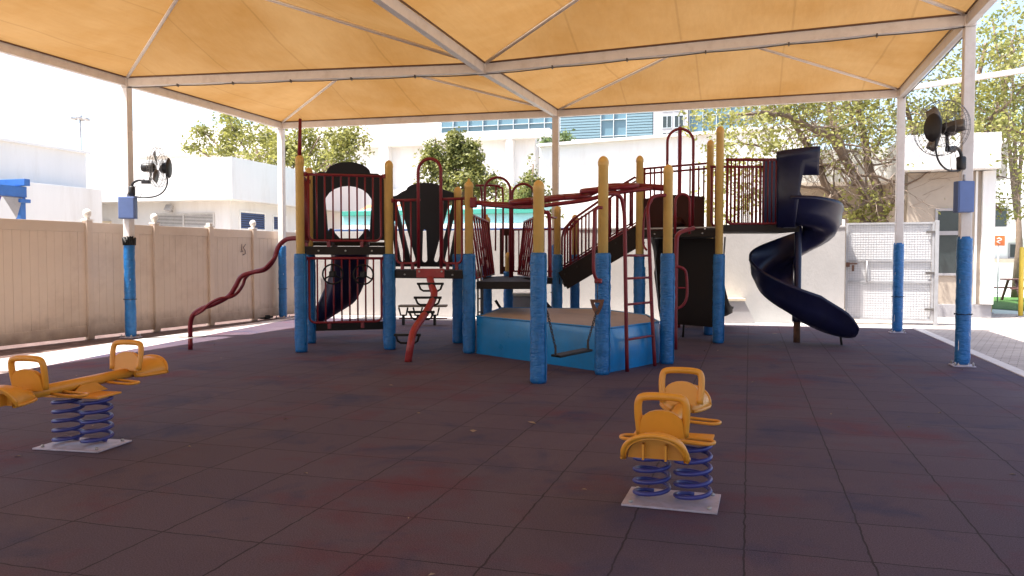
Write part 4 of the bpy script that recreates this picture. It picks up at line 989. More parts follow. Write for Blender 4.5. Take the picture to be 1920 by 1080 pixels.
# ------------------------------------------------------------------ back wall and gate
WA, WB = V3(-11.35, 18.82), V3(2.05, 19.48)
bw = thing('boundary_wall', 'low white painted block wall running behind the play structure', 'wall', WA)
MB().beam(lerp(WA, WB, .5) * 1 - (WB - WA) / 2 + Vector((0, .1, 1.08)), WB + Vector((0, .1, 1.08)), .2, 2.16, bev=.01).build('wall', 'paint_wall', bw)
MB().beam(WA + Vector((0, .1, 2.19)), lerp(WA, WB, .55) + Vector((0, .1, 2.19)), .12, .06, bev=.02).build('coping', 'blue_shutter', bw)
MB().beam(lerp(WA, WB, .551) + Vector((0, .1, 2.18)), WB + Vector((0, .1, 2.18)), .24, .05, bev=.01).build('coping', 'paint_wall', bw)
gate = thing('mesh_gate', 'white steel mesh gate with a padlocked bolt, standing between wall and building', 'gate', (3, 20, 0))
ga, gb = V3(2.12, 19.75), V3(3.86, 19.62)
fG, LG = frame2(ga, gb)
mb = MB(); zt = 2.27; z0 = .09
for u in (0, LG): mb.beam(fG(u, z0), fG(u, zt), .045, .045, upv=(0, 1, 0))
for z in (z0 + .02, .95, 1.42, zt - .02): mb.beam(fG(.023, z), fG(LG - .023, z), .04, .04)
mb.build('frame', 'gate_steel', gate)
mb = MB()
k = 0; u = .06
while u < LG: mb.tube([fG(u, z0, -.012), fG(u, zt, -.012)], .0035, 4, cap=False); u += .055
z = z0 + .05
while z < zt: mb.tube([fG(0, z, -.017), fG(LG, z, -.017)], .0035, 4, cap=False); z += .055
mb.build('mesh', 'gate_steel', gate)
mb = MB(); mb.plate([(.03, z0), (LG - .03, z0), (LG - .03, zt - .02), (.03, zt - .02)], [], lambda u, v, d: fG(u, v, .03 + d), .004); mb.build('sheet', 'gate_sheet', gate)
MB().tube([fG(-.08, 0), fG(-.08, 2.35)], .035, 10).build('post', 'gate_steel', gate)
MB().box(fG(LG + .07, 1.15), (.08, .08, 2.3), None, .008).build('post', 'gate_steel', gate)
MB().beam(fG(.0, 1.35, -.04), fG(.22, 1.35, -.04), .03, .03).box(fG(.02, 1.33, -.06), (.08, .05, .1), None, .01).box(fG(.13, 1.25, -.06), (.05, .03, .14), None, .01).build('bolt', 'rust', gate)
for z in (.35, 1.15, 2.05): MB().beam(fG(LG - .14, z, -.03), fG(LG + .03, z, -.03), .03, .05).build('hinge', 'cable', gate)
mb = MB(); mb.tube([fG(.42, .95, -.02), fG(.42, 1.42, -.02)], .015, 6).build('bolt_stay', 'gate_steel', gate)

# ------------------------------------------------------------------ benches and small things by the back wall
def bench(px, Z, w_px, label, mt, h=.45):
    c = PH(px, 0, Z); hw = w_px / 2 / 1515 * Z
    t = thing('bench', label, 'bench', c); q = lambda u, d, z: c + rt * u + fh * d + Vector((0, 0, z))
    mb = MB()
    for k in range(3): mb.beam(q(-hw, k * .13 - .13, h), q(hw, k * .13 - .13, h), .11, .04, bev=.006)
    mb.build('seat', mt, t)
    for u in (-hw * .8, -hw * .2, hw * .5):
        MB().tube([q(u - .1, -.12, h - .03), q(u - .06, -.1, h - .2), q(u + .06, -.1, h - .2), q(u + .1, -.12, h - .03)], .02, 7).beam(q(u, -.1, h - .2), q(u, -.1, .0), .05, .05, upv=(0, 1, 0)).build('leg', 'black_rubber', t)
    MB().beam(q(-hw, -.02, .14), q(hw, -.02, .14), .04, .03).build('stretcher', 'red_paint', t)
    return t
bench(793, 17.9, 90, 'weathered wooden plank bench with black looped legs in front of the white wall', 'wood', .42)
sb = thing('concrete_bench', 'white masonry bench with cream top and sloping end against the wall', 'bench', PH(1385, 0, 18.2))
c = PH(1383, 0, 18.3); q = lambda u, d, z: c + rt * u + fh * d + Vector((0, 0, z))
MB().plate([(-.28, .0), (.42, .0), (.17, .50), (-.28, .50)], [], lambda u, v, d: q(u, d, v), .45).build('body', 'paint_wall', sb)
MB().plate([(-.9, .505), (.19, .505), (.19, .56), (-.9, .56)], [], lambda u, v, d: q(u, d - .03, v), .5).build('seat', 'cream', sb)
MB().plate([(-.9, .0), (-.8, .0), (-.8, .5), (-.9, .5)], [], lambda u, v, d: q(u, d, v), .45).build('leg', 'paint_wall', sb)
stb = thing('storage_box', 'plain beige storage box with lid standing behind the blue platform', 'box', PH(975, 0, 17.4))
c = PH(978, 0, 17.4)
MB().box(c + Vector((0, 0, .33)), (.62, .5, .66), Matrix.Rotation(YAW, 3, 'Z'), .02).build('body', 'stone_box', stb)
MB().box(c + Vector((0, 0, .70)), (.66, .54, .07), Matrix.Rotation(YAW, 3, 'Z'), .015).build('lid', 'cream', stb)

# ------------------------------------------------------------------ buildings
def window(parent, p, sx, sz, axis, depth, gm='dark_glass', fm='white_paint', louv=0, name='window'):
    # p: lower corner on the outer wall face; axis: direction along the wall; depth: inward normal
    a = Vector(axis).normalized(); nrm = Vector(depth).normalized(); fr = lambda u, v, d: Vector(p) + a * u + Vector((0, 0, v)) + nrm * d
    mb = MB(); w_ = .06
    mb.plate([(-w_, -w_), (sx + w_, -w_), (sx + w_, sz + w_), (-w_, sz + w_)], [[(0, 0), (sx, 0), (sx, sz), (0, sz)]], lambda u, v, d: fr(u, v, d - .04), .06)
    wn = mb.build(name, fm, parent)
    if louv:
        mb = MB()
        for k in range(louv): mb.beam(fr(0, sz * (k + .5) / louv, -.012), fr(sx, sz * (k + .5) / louv, -.012), .02, sz / louv * .62)
        mb.build('louvre', gm, wn)
        mb = MB(); mb.plate([(0, 0), (sx, 0), (sx, sz), (0, sz)], [], lambda u, v, d: fr(u, v, -.001 - d), .002); mb.build('backing', 'dark_gap', wn)
    else:
        mb = MB(); mb.plate([(0, 0), (sx, 0), (sx, sz), (0, sz)], [], lambda u, v, d: fr(u, v, -.004 - d), .006); mb.build('pane', gm, wn)
    return wn
# long white building beyond the fence
b1 = thing('long_building', 'long plain white flat roofed building in two steps beyond the vinyl fence', 'building', (-24, 15, 0))
MB().span((-32, 4, -.03), (-20.6, 21.3, 4.82)).build('wall', 'white_wall', b1)
MB().span((-20.6, 4, -.03), (-20.0, 21.3, 3.66), .01).build('lower_wall', 'white_wall', b1)
MB().span((-32, 3.9, 4.82), (-20.5, 21.4, 4.90), .01).build('roof_edge', 'white_wall', b1)
# service building
b2 = thing('service_building', 'white building with deep roof fascia, grey louvre and small blue windows beyond the fence', 'building', (-18, 24, 0))
MB().span((-26, 23.1, -.03), (-16.5, 33, 3.36)).build('wall', 'white_wall', b2)
MB().span((-26, 22.5, 3.36), (-16.0, 33.6, 4.72), .01).build('fascia', 'white_wall', b2)
lv0 = atY(292, 425, 23.1); lv1 = atY(400, 402, 23.1)
window(b2, (lv0.x, 23.1, lv0.z), lv1.x - lv0.x, 1.0 * (lv1.z - lv0.z), (1, 0, 0), (0, 1, 0), 'louvre', 'louvre', 8)
MB().span(((lv0.x + lv1.x) / 2 - .03, 23.05, lv0.z), ((lv0.x + lv1.x) / 2 + .03, 23.07, lv1.z)).build('mullion', 'louvre', b2)
for xa, xb, ya, yb in ((450, 495, 428, 402), (512, 534, 430, 408)):
    w0 = atX(xa, ya, -16.5); w1 = atX(xb, yb, -16.5)
    window(b2, (-16.5, w0.y, w0.z), w1.y - w0.y, abs(w1.z - w0.z), (0, 1, 0), (-1, 0, 0), 'blue_shutter', 'white_paint', 7)
dr = atY(193, 425, 23.1); 
MB().span((-22.2, 23.02, -.03), (-21.3, 23.1, 2.75), .01).build('door', 'cream', b2)
fl = atY(320, 390, 23.0); mb = MB(); mb.box((fl.x, 22.9, fl.z), (.26, .12, .22), Matrix.Rotation(R(-30), 3, 'X'), .03).tube([(fl.x, 23.1, fl.z - .1), (fl.x, 22.95, fl.z - .12), (fl.x, 22.9, fl.z - .05)], .02, 6); mb.build('flood_lamp', 'gate_steel', b2)
# big white hall with piers
def yp(x, y): return atY(x, y, 45)
b3 = thing('white_hall', 'tall white hall with square piers and shallow recessed bays behind the trees', 'building', (-14, 46, 0))
MB().span((-40, 45.6, -.03), (-12.0, 60, yp(900, 246).z - .05)).build('wall', 'white_wall', b3)
xs = [yp(v, 300).x for v in (715, 727, 792, 822, 887, 948, 960, 1060)]
MB().span((-40, 45.0, yp(820, 270).z), (xs[3] - .02, 45.6, 9.9), .01).build('fascia', 'white_wall', b3)
MB().span((xs[3], 45.0, yp(900, 262).z), (-11.0, 45.6, yp(900, 246).z), .01).build('fascia', 'white_wall', b3)
for a, b in ((yp(560, 300).x, yp(600, 300).x), (xs[0] - .2, xs[1]), (xs[2], xs[3]), (xs[5], xs[6]), (-11.6, -11.0)): MB().span((a, 45.05, -.03), (b, 45.6, (yp(820, 270) if a < xs[3] - .1 else yp(900, 262)).z - .003)).build('pier', 'white_wall', b3)
MB().span((-40, 45.3, -.03), (-11.6, 45.6, 5.6)).build('infill', 'white_wall', b3)
MB().span((-12.0, 46.2, -.03), (-6, 58, 8.3)).build('side_wing', 'white_wall', b3)
# white block with sloping parapet
b4 = thing('white_block', 'plain white flat roofed block behind the high deck', 'building', (-3, 31, 0))
w0, w1 = atY(1014, 275, 30), atY(1500, 238, 30)
mb = MB(); mb.plate([(w0.x, -.03), (2.0, -.03), (2.0, w1.z), (w0.x, w0.z)], [], lambda u, v, d: Vector((u, 30 + d, v)), 8).build('wall', 'white_wall', b4)
MB().beam((w0.x - .1, 29.95, w0.z + .04), (2.1, 29.95, w1.z + .04), .3, .10).build('coping', 'white_wall', b4)
# glass tower block
b5 = thing('glass_building', 'wide blue glass office building with louvred bays rising far behind', 'building', (-15, 80, 0))
Y5 = 80.0; g = lambda x, y: atY(x, y, Y5)
MB().span((g(821, 300).x, Y5 + .4, -.03), (g(1420, 300).x, Y5 + 25, 24)).build('core', 'tower_glass', b5)
rows = [8.4, 11.3, 12.55, 13.5, 15.1, 16.6, 18.4, 20.2, 22, 24]
def bay(xa, xb, kind, n):
    X0, X1 = g(xa, 300).x, g(xb, 300).x
    if kind == 'louvre':
        mb = MB(); z = 8.0
        while z < 23.8: mb.span((X0 + .05, Y5 + .02, z), (X1 - .05, Y5 + .35, z + .21)); z += .27
        mb.build('louvre_bay', 'tower_louvre', b5)
    elif kind == 'glass':
        mb = MB()
        for k in range(n):
            for za, zb_ in zip(rows, rows[1:]):
                xa_ = lerp(X0, X1, k / n) + .04; xb_ = lerp(X0, X1, (k + 1) / n) - .04; mb.box(((xa_ + xb_) / 2, Y5 + .3, (za + zb_) / 2), (xb_ - xa_, .1, zb_ - za - .08), Matrix.Rotation(random.uniform(-.006, .006), 3, 'Z'))
        mb.build('glazing', 'tower_glass', b5)
        mb = MB()
        for k in range(n + 1): x = lerp(X0, X1, k / n); mb.span((x - .035, Y5 + .02, 8), (x + .035, Y5 + .26, 24))
        for z in rows: mb.span((X0, Y5 + .06, z - .035), (X1, Y5 + .25, z + .035))
        mb.build('mullion', 'tower_frame', b5)
bay(822, 1050, 'glass', 8); bay(1050, 1126, 'louvre', 0); bay(1126, 1174, 'glass', 2); bay(1174, 1224, 'louvre', 0)
X0, X1 = g(1225, 300).x, g(1290, 300).x
MB().span((X0, Y5 - .3, -.03), (X1, Y5 + .4, 25)).build('stair_tower', 'tower_concrete', b5)
for k in range(2):
    for z in (12.4, 14.0, 15.6):
        xa = lerp(X0, X1, .28 + .34 * k); wn = window(b5, (xa, Y5 - .3, z), (X1 - X0) * .24, 1.1, (1, 0, 0), (0, 1, 0), 'dark_glass', 'tower_frame')
        MB().span((xa + (X1 - X0) * .11, Y5 - .345, z), (xa + (X1 - X0) * .13, Y5 - .31, z + 1.1)).build('mullion', 'tower_frame', wn)
bay(1292, 1420, 'glass', 5)
MB().beam((g(1295, 300).x, Y5 - .5, 13.0), (g(1420, 300).x, Y5 - .5, 13.9), .3, .25).build('sun_rail', 'tower_frame', b5)
# turquoise awning and tiled kiosk behind the wall
aw = thing('pool_awning', 'long turquoise and white awning showing just over the boundary wall', 'awning', (-10, 25, 0))
ax0, ax1 = atY(642, 410, 25), atY(1005, 410, 25)
mb = MB(); mb.plate([(25, 2.60), (25, 2.95), (27.5, 3.35), (27.5, 3.28)], [], lambda u, v, d: Vector((ax0.x + d, u, v)), ax1.x - ax0.x).build('roof', 'turquoise', aw)
MB().span((ax0.x, 24.90, 2.90), (ax1.x, 24.98, 3.06), .01).build('edge', 'teal_edge', aw)
MB().span((ax0.x, 24.92, 2.10), (ax1.x, 24.99, 2.58), .01).build('screen', 'white_wall', aw)
for k in range(5): x = lerp(ax0.x + .2, ax1.x - .2, k / 4); MB().span((x - .05, 25.05, -.03), (x + .05, 25.15, 2.60)).build('post', 'white_paint', aw)
ki = thing('tiled_kiosk', 'small kiosk with an orange tiled roof behind the turquoise awning', 'kiosk', (-11, 28, 0))
k0, k1 = atY(676, 400, 29), atY(745, 400, 29)
MB().span((k0.x, 29.1, -.03), (k1.x, 31, 3.05)).build('wall', 'beige_wall', ki)
mb = MB(); mb.plate([(28.7, 3.05), (28.7, 3.12), (30, 3.62), (31.4, 3.12), (31.4, 3.05)], [], lambda u, v, d: Vector((k0.x - .2 + d, u, v)), k1.x - k0.x + .4).build('roof', 'clay', ki)
# building at the right behind the gate
b6 = thing('classroom_block', 'beige classroom block with white fascia, grey plinth and a tall dark window behind the gate', 'building', (4, 24, 0))
MB().span((1.4, 26.0, -.03), (4.2, 30, 3.62)).build('wall', 'beige_wall', b6)
MB().span((1.2, 24.6, 3.62), (6.6, 30, 4.55), .01).build('fascia', 'white_wall', b6)
yr = 22.5
wl, wr = atY(1700, 480, yr).x, atY(1857, 480, yr).x
MB().span((wl, yr, .32), (wr, 26, 3.62)).build('projecting_wall', 'beige_wall', b6)
MB().span((wl, yr - .05, -.03), (wr + .04, 26, .32), .008).build('plinth', 'plinth', b6)
q0, q1 = atY(1756, 512, yr), atY(1806, 395, yr)
wn = window(b6, (q0.x, yr, q0.z), q1.x - q0.x, q1.z - q0.z, (1, 0, 0), (0, 1, 0), 'dark_glass', 'plinth')
zm = atY(1780, 437, yr).z; MB().span((q0.x, yr - .05, zm - .05), (q1.x, yr - .015, zm + .05)).build('transom', 'plinth', wn)
MB().span((atY(1826, 480, yr).x, yr - .05, .33), (atY(1830, 480, yr).x, yr - .002, 3.62)).build('drain_pipe', 'white_wall', b6)
xq = atY(1838, 480, yr).x; MB().span((xq, yr - .12, .33), (wr + .06, yr - .002, 3.62), .01).build('pilaster', 'white_wall', b6)
MB().span((wl - .2, yr - .5, 3.64), (wr + .06, 24.58, 4.5), .01).build('canopy_fascia', 'white_wall', b6)
# far court building on the right
b7 = thing('court_building', 'white and beige building with small dark windows across the court', 'building', (14, 38, 0))
Y7 = 38.0; x0 = atY(1840, 480, Y7).x
MB().span((x0 - 3, Y7, -.03), (x0 + 22, 46, 6.5)).build('wall', 'white_wall', b7)
for xa, xb, ya, yb in ((1893, 1914, 482, 458), (1862, 1888, 425, 390), (1930, 1950, 482, 458)):
    a_, c_ = atY(xa, ya, Y7), atY(xb, yb, Y7); window(b7, (a_.x, Y7, a_.z), c_.x - a_.x, c_.z - a_.z, (1, 0, 0), (0, 1, 0), 'dark_glass', 'plinth')
a_ = atY(1855, 447, Y7); MB().span((x0 - 2, Y7 - .4, a_.z), (x0 + 20, Y7 - .003, a_.z + .25)).build('ledge', 'white_wall', b7)
a_ = atY(1855, 487, Y7); MB().span((x0 - 2, Y7 - .2, a_.z - .1), (x0 + 20, Y7 - .003, a_.z + .05)).build('ledge', 'beige_wall', b7)
lw = [GR(1850, 578), GR(1935, 584), GR(2000, 575), GR(2000, 560), GR(1850, 556)]
sheet('court', [(5.0, 24.1), (40, 24.1), (40, 37.95), (6, 37.95)], -.012, 'court')
sheet('lawn', [(p.x, p.y) for p in lw], .004, 'lawn')
sg = thing('orange_sign', 'small orange sign board with a white squiggle standing across the court', 'sign', PH(1872, 0, 27))
c = PH(1872, 2.05, 27)
MB().box(c, (.40, .03, .34), Matrix.Rotation(YAW, 3, 'Z'), .01).build('board', 'sign_orange', sg)
mb = MB(); q = lambda u, v: c + rt * u + Vector((0, 0, v)) - fh * .025
mb.tube([q(-.08, .05), q(.0, .08), (q(.08, .03)), q(0, 0), q(-.07, -.05), q(.03, -.09)], .016, 5, 3).build('marking', 'white_paint', sg)
MB().tube([PH(1872, 0, 27), PH(1872, 1.9, 27)], .02, 6).build('post', 'gate_steel', sg)
for k, (px, Z, h, lab) in enumerate(((1858, 21.6, 1.42, 'yellow post at the corner of the classroom block'), (1916, 20.2, 1.75, 'yellow post at the right edge beside the lawn'))):
    t = thing('yellow_post', lab, 'post', PH(px, 0, Z), 'yellow posts by the lawn'); c = PH(px, 0, Z)
    MB().lathe(c, [(.055, 0), (.055, h - .03), (.03, h)], 12).build('shaft', 'pole_yellow', t); MB().lathe(c, [(.10, -.01), (.10, .02), (.06, .03)], 12).build('foot', 'plinth', t)
pt = thing('picnic_table', 'brown picnic table standing on the grass across the court', 'table', PH(1908, 0, 27.5))
c = PH(1912, 0, 27.5); q = lambda u, d, z: c + rt * u + fh * d + Vector((0, 0, z))
MB().box(q(.2, 0, .74), (1.3, .7, .05), Matrix.Rotation(YAW, 3, 'Z'), .01).build('top', 'picnic_brown', pt)
for d in (-.6, .6): MB().box(q(.1, d, .44), (1.4, .26, .045), Matrix.Rotation(YAW, 3, 'Z'), .01).build('seat', 'picnic_brown', pt)
for u in (-.25, .6): MB().beam(q(u, -.55, 0), q(u, -.2, .72), .07, .07, upv=(1, 0, 0)).beam(q(u, .55, 0), q(u, .2, .72), .07, .07, upv=(1, 0, 0)).build('leg', 'picnic_brown', pt)
# blue pergola corner with bunting beyond the fence
pg = thing('blue_pergola', 'blue painted steel pergola corner rising above the vinyl fence', 'pergola', atX(40, 480, -16))
pb = atX(41, 480, -15.5); 
MB().span((pb.x - .07, pb.y - .07, -.03), (pb.x + .07, pb.y + .07, 2.85), .01).build('post', 'blue_paint', pg)
MB().span((pb.x - .14, pb.y - .14, 2.70), (pb.x + .14, pb.y + .14, 2.78), .01).build('collar', 'blue_paint', pg)
MB().span((pb.x - .075, pb.y - 6, 2.82), (pb.x + .075, pb.y + .1, 3.06), .01).build('beam', 'blue_paint', pg)
MB().span((pb.x - 3, pb.y - .075, 3.07), (pb.x + .2, pb.y + .075, 3.22), .01).build('cross_beam', 'blue_paint', pg)
mb = MB(); mb.plate([(pb.x - 3, 3.23), (pb.x - .4, 3.23), (pb.x - 1.2, 3.5), (pb.x - 3, 3.5)], [], lambda u, v, d: Vector((u, pb.y - 6 + d, v)), 5.4).build('roof_sheet', 'cream', pg)
for k, (dy, ln, m_) in enumerate(((.28, .45, 'flag_grey'), (.80, .42, 'flag_purple'), (1.15, .7, 'flag_grey'))):
    t = thing('bunting_flag', ['grey triangular bunting flag nearest the blue pergola post', 'purple triangular bunting flag under the blue pergola beam', 'long grey bunting flag hanging at the picture edge'][k], 'flag', (pb.x, pb.y - dy, 2.7), 'bunting flags on the pergola')
    mb = MB(); mb.plate([(-.24, 0), (.24, 0), (.1, -ln)], [], lambda u, v, d: Vector((pb.x + .09 + d + .04 * math.sin(v * 6), pb.y - dy + u, 2.80 + v)), .006).build('cloth', m_, t)
    MB().tube([(pb.x + .09, pb.y - dy - .26, 2.805), (pb.x + .09, pb.y - dy + .26, 2.805)], .008, 5).build('cord', 'cable', t)
# stadium lamp mast far away
lm = thing('lamp_mast', 'tall thin floodlight mast far beyond the white building', 'lamp', (-58.6, 60, 0))
c = Vector((-58.6, 60, 0))
MB().tube([c, c + Vector((0, 0, 14.0))], [.13, .07], 8).build('mast', 'gate_steel', lm)
MB().lathe(c + Vector((0, 0, 14.0)), [(.1, 0), (.25, .1), (.25, .2), (.1, .5)], 10).build('head_frame', 'gate_steel', lm)
for k in range(6):
    a = k * PI / 3; p = c + Vector((.62 * math.cos(a), .62 * math.sin(a), 14.05))
    MB().tube([c + Vector((0, 0, 14.2)), p], .06, 6).box(p, (.42, .34, .18), Matrix.Rotation(a, 3, 'Z'), .04).build('lamp_head', 'gate_steel', lm)

# ------------------------------------------------------------------ trees
def leaves(rnd, centres, size, name, m, parent):
    vs = []; fs = []
    for (c, r, n) in centres:
        for _ in range(n):
            while True:
                p = Vector((rnd.uniform(-1, 1), rnd.uniform(-1, 1), rnd.uniform(-1, 1)))
                if p.length < 1: break
            p = c + Vector((p.x * r, p.y * r, p.z * r * .75))
            d = Vector((rnd.gauss(0, 1), rnd.gauss(0, 1), rnd.gauss(-.25, .7))).normalized(); s_ = d.orthogonal().normalized()
            s_ = (Matrix.Rotation(rnd.uniform(0, 2 * PI), 3, d) @ s_)
            L_ = size * rnd.uniform(.6, 1.4); W_ = L_ * rnd.uniform(.22, .38); i = len(vs)
            vs += [p, p + d * L_ * .45 + s_ * W_, p + d * L_, p + d * L_ * .45 - s_ * W_]; fs.append((i, i + 1, i + 2, i + 3))
    off = parent.location
    me = bpy.data.meshes.new(name); me.from_pydata([v - off for v in vs], [], fs); me.update(); me.materials.append(M[m])
    o = bpy.data.objects.new(name, me); COL.objects.link(o); o.parent = parent; return o

# the big spreading tree behind the gate: limbs surveyed, twigs grown
rnd = random.Random(11)
ZT = 21.3
tr = thing('spreading_tree', 'big spreading tree with bare grey limbs and thin yellow green leaves behind the mesh gate', 'tree', PH(1652, 0, ZT))
def limb(pts, r0, r1):
    pts = [P(x, y, Z) for x, y, Z in pts]; n = len(pts); return pts, [lerp(r0, r1, i / (n - 1)) for i in range(n)]
rootp = PH(1665, 0, ZT)
limbs = [
 ([(1662, 560, ZT), (1660, 470, ZT), (1650, 410, ZT), (1620, 360, ZT - .1), (1590, 310, ZT - .2), (1572, 262, ZT - .2), (1558, 215, ZT - .1), (1550, 160, ZT)], .21, .06),
 ([(1585, 300, ZT - .2), (1555, 258, ZT - .6), (1520, 240, ZT - .9), (1486, 222, ZT - 1.1), (1440, 212, ZT - 1.3), (1385, 214, ZT - 1.5)], .10, .03),
 ([(1640, 430, ZT), (1600, 400, ZT + .3), (1556, 355, ZT + .4), (1520, 285, ZT + .5), (1492, 236, ZT + .5), (1470, 190, ZT + .5)], .14, .05),
 ([(1650, 412, ZT), (1646, 360, ZT + .3), (1630, 310, ZT + .5), (1622, 260, ZT + .6), (1612, 215, ZT + .6), (1616, 150, ZT + .7), (1630, 80, ZT + .7)], .13, .05),
 ([(1626, 262, ZT + .6), (1600, 230, ZT + .8), (1590, 190, ZT + .9), (1560, 130, ZT + 1)], .07, .03),
 ([(1690, 560, ZT + .3), (1712, 450, ZT + .3), (1728, 390, ZT + .3), (1740, 340, ZT + .3), (1752, 290, ZT + .4), (1762, 240, ZT + .5), (1790, 190, ZT + .6), (1830, 150, ZT + .7), (1850, 80, ZT + .8)], .20, .05),
 ([(1742, 335, ZT + .3), (1772, 300, ZT), (1815, 270, ZT - .3), (1865, 240, ZT - .6), (1915, 250, ZT - .8), (1960, 280, ZT - .9)], .09, .03),
 ([(1745, 320, ZT + .3), (1722, 270, ZT + .3), (1706, 220, ZT + .2), (1690, 150, ZT), (1688, 90, ZT)], .09, .035),
 ([(1762, 235, ZT + .5), (1790, 240, ZT + .4), (1830, 232, ZT + .2), (1880, 205, ZT), (1930, 150, ZT)], .07, .03),
 ([(1560, 365, ZT + .4), (1540, 352, ZT + .2), (1505, 350, ZT), (1470, 330, ZT - .3), (1430, 330, ZT - .6)], .05, .02),
 ([(1600, 330, ZT), (1570, 315, ZT + .2), (1530, 305, ZT + .4), (1470, 290, ZT + .6), (1400, 270, ZT + .6), (1340, 275, ZT + .5)], .06, .02),
 ([(1740, 345, ZT + .3), (1790, 340, ZT + .1), (1850, 370, ZT - .2), (1880, 400, ZT - .4)], .05, .02),
 ([(1850, 240, ZT - .6), (1880, 180, ZT - .4), (1895, 110, ZT - .2), (1905, 50, ZT)], .05, .02),
 ([(1735, 380, ZT + .3), (1770, 372, ZT - .4), (1810, 352, ZT - .8), (1850, 330, ZT - 1), (1890, 335, ZT - 1.2)], .045, .015),
 ([(1742, 350, ZT + .3), (1722, 318, ZT - .3), (1690, 300, ZT - .6), (1650, 300, ZT - .8)], .04, .015),
 ([(1590, 330, ZT - .2), (1640, 330, ZT - .5), (1700, 345, ZT - .8), (1745, 320, ZT - 1)], .04, .015),
 ([(1765, 260, ZT + .4), (1800, 290, ZT - .3), (1840, 300, ZT - .7), (1880, 290, ZT - .9)], .04, .015),
 ([(1730, 400, ZT + .3), (1700, 380, ZT - .3), (1660, 372, ZT - .5), (1610, 385, ZT - .6)], .035, .012),
]
tw = MB(); cent = []
skel = []
for k, (pts, r0, r1) in enumerate(limbs):
    pp, rr = limb(pts, r0, r1)
    pp, rr = catmull(pp, rr, 5)
    pp = [p + Vector((rnd.gauss(0, .015), rnd.gauss(0, .015), rnd.gauss(0, .015))) for p in pp]
    tw.tube(pp, rr, 9); skel.append((k, pp, rr))
trunk = tw.build('trunk', 'bark', tr)
tb = MB()
def twig(p, d, L_, r_, lev):
    n = 5; pts = [p]; q = p.copy(); dd = d.copy()
    for i in range(n):
        dd = (dd + Vector((rnd.gauss(0, .22), rnd.gauss(0, .22), rnd.gauss(.02, .2)))).normalized(); q = q + dd * L_ / n; pts.append(q.copy())
    tb.tube(pts, [lerp(r_, r_ * .35, i / n) for i in range(n + 1)], 5, cap=False)
    if lev > 0:
        for i in (2, 3, 4, 5):
            if rnd.random() < .8:
                e = (dd + Vector((rnd.gauss(0, .8), rnd.gauss(0, .8), rnd.gauss(.1, .6)))).normalized(); twig(pts[i], e, L_ * .62, r_ * .5, lev - 1)
    else:
        tips.append((pts[3], pts[5]))
tips = []
for k, pp, rr in skel:
    L_ = len(pp); 
    for i in range(int(L_ * .25), L_):
        if rnd.random() < .72:
            d = Vector((rnd.gauss(0, 1), rnd.gauss(0, .8), rnd.gauss(.35, .6))).normalized(); twig(pp[i], d, rnd.uniform(.7, 1.5), max(.012, rr[i] * .30), 1)
tb.build('twigs', 'bark_light', trunk)
def pix(p):
    v = p - C0; z = v.dot(fw); return 960 + FPX * v.dot(rt) / z, 540 - FPX * v.dot(up) / z
for a, b in tips:
    z = b.z
    # bare lower inside, leafy outside and above
    dens = min(1, max(.05, (z - 3.6) / 1.6)); hx = (b - Vector((2.9, 20.5, 0))).dot(rt)
    if hx < -1.6: dens = max(dens, .55 if z > 2.9 else .2)
    if rnd.random() < dens + .1: cent.append((b, rnd.uniform(.22, .42), int(rnd.uniform(10, 30) * dens + 4)))
    if rnd.random() < dens * .6: cent.append((a, .25, int(16 * dens)))
# outer spray of leaf clusters along the crown
for _ in range(430):
    x = rnd.uniform(1290, 1990); y = rnd.uniform(-60, 250); Z = ZT + rnd.gauss(0, 1.3)
    if x < 1500 and y < 200: continue
    c = P(x, y, Z)
    if noise.noise(c * .75) < -.06: continue
    if x > 1830 and y < 60 and rnd.random() < .6: continue
    cent.append((c, rnd.uniform(.22, .5), rnd.randint(14, 40)))
for _ in range(190):
    x = rnd.uniform(1290, 1500); y = rnd.uniform(205, 420); Z = ZT - .6 + rnd.gauss(0, .8); c = P(x, y, Z)
    if noise.noise(c * 1.1) < -.05: continue
    cent.append((c, rnd.uniform(.2, .4), rnd.randint(12, 30)))
for _ in range(90):
    x = rnd.uniform(1800, 1990); y = rnd.uniform(225, 410); Z = ZT + rnd.gauss(0, .8); c = P(x, y, Z); cent.append((c, .3, 22))
for _ in range(70):
    x = rnd.uniform(1720, 1890); y = rnd.uniform(215, 320); Z = ZT - .6 + rnd.gauss(0, .4); c = P(x, y, Z)
    if noise.noise(c * 1.4) > -.05: cent.append((c, rnd.uniform(.18, .34), rnd.randint(8, 20)))
for _ in range(26):
    x = rnd.uniform(1590, 1680); y = rnd.uniform(360, 425); Z = ZT + rnd.gauss(-.2, .3); c = P(x, y, Z); cent.append((c, .22, 20))
leaves(rnd, cent, .105, 'crown', 'leaf_pale', tr)

def round_tree(name, label, base, H, lobes, m, leaf, nper, seed, group=None, trunk_r=.15, cut=-.15):
    rnd = random.Random(seed); t = thing(name, label, 'tree', base, group)
    mb = MB(); top = base + Vector((0, 0, H * .55)); mb.tube([base, lerp(base, top, .5) + Vector((.1, 0, 0)), top], [trunk_r, trunk_r * .8, trunk_r * .6], 8)
    cl = []
    for (c, rx, rz, n) in lobes:
        mb.tube([lerp(base, top, .75), lerp(top, c, .55) + Vector((0, 0, .2)), c + Vector((0, 0, rz * .3))], [trunk_r * .6, trunk_r * .35, .03], 6)
        for _ in range(n):
            p = Vector((rnd.gauss(0, 1), rnd.gauss(0, 1), rnd.gauss(0, 1))).normalized() * (rnd.random() ** .4)
            p = c + Vector((p.x * rx, p.y * rx, p.z * rz))
            if noise.noise(p * 1.2 + Vector((seed, 0, 0))) < cut: continue
            cl.append((p, rnd.uniform(.25, .5) * leaf / .16, nper))
    mb.build('trunk', 'bark', t); leaves(rnd, cl, leaf, 'crown', m, t); return t
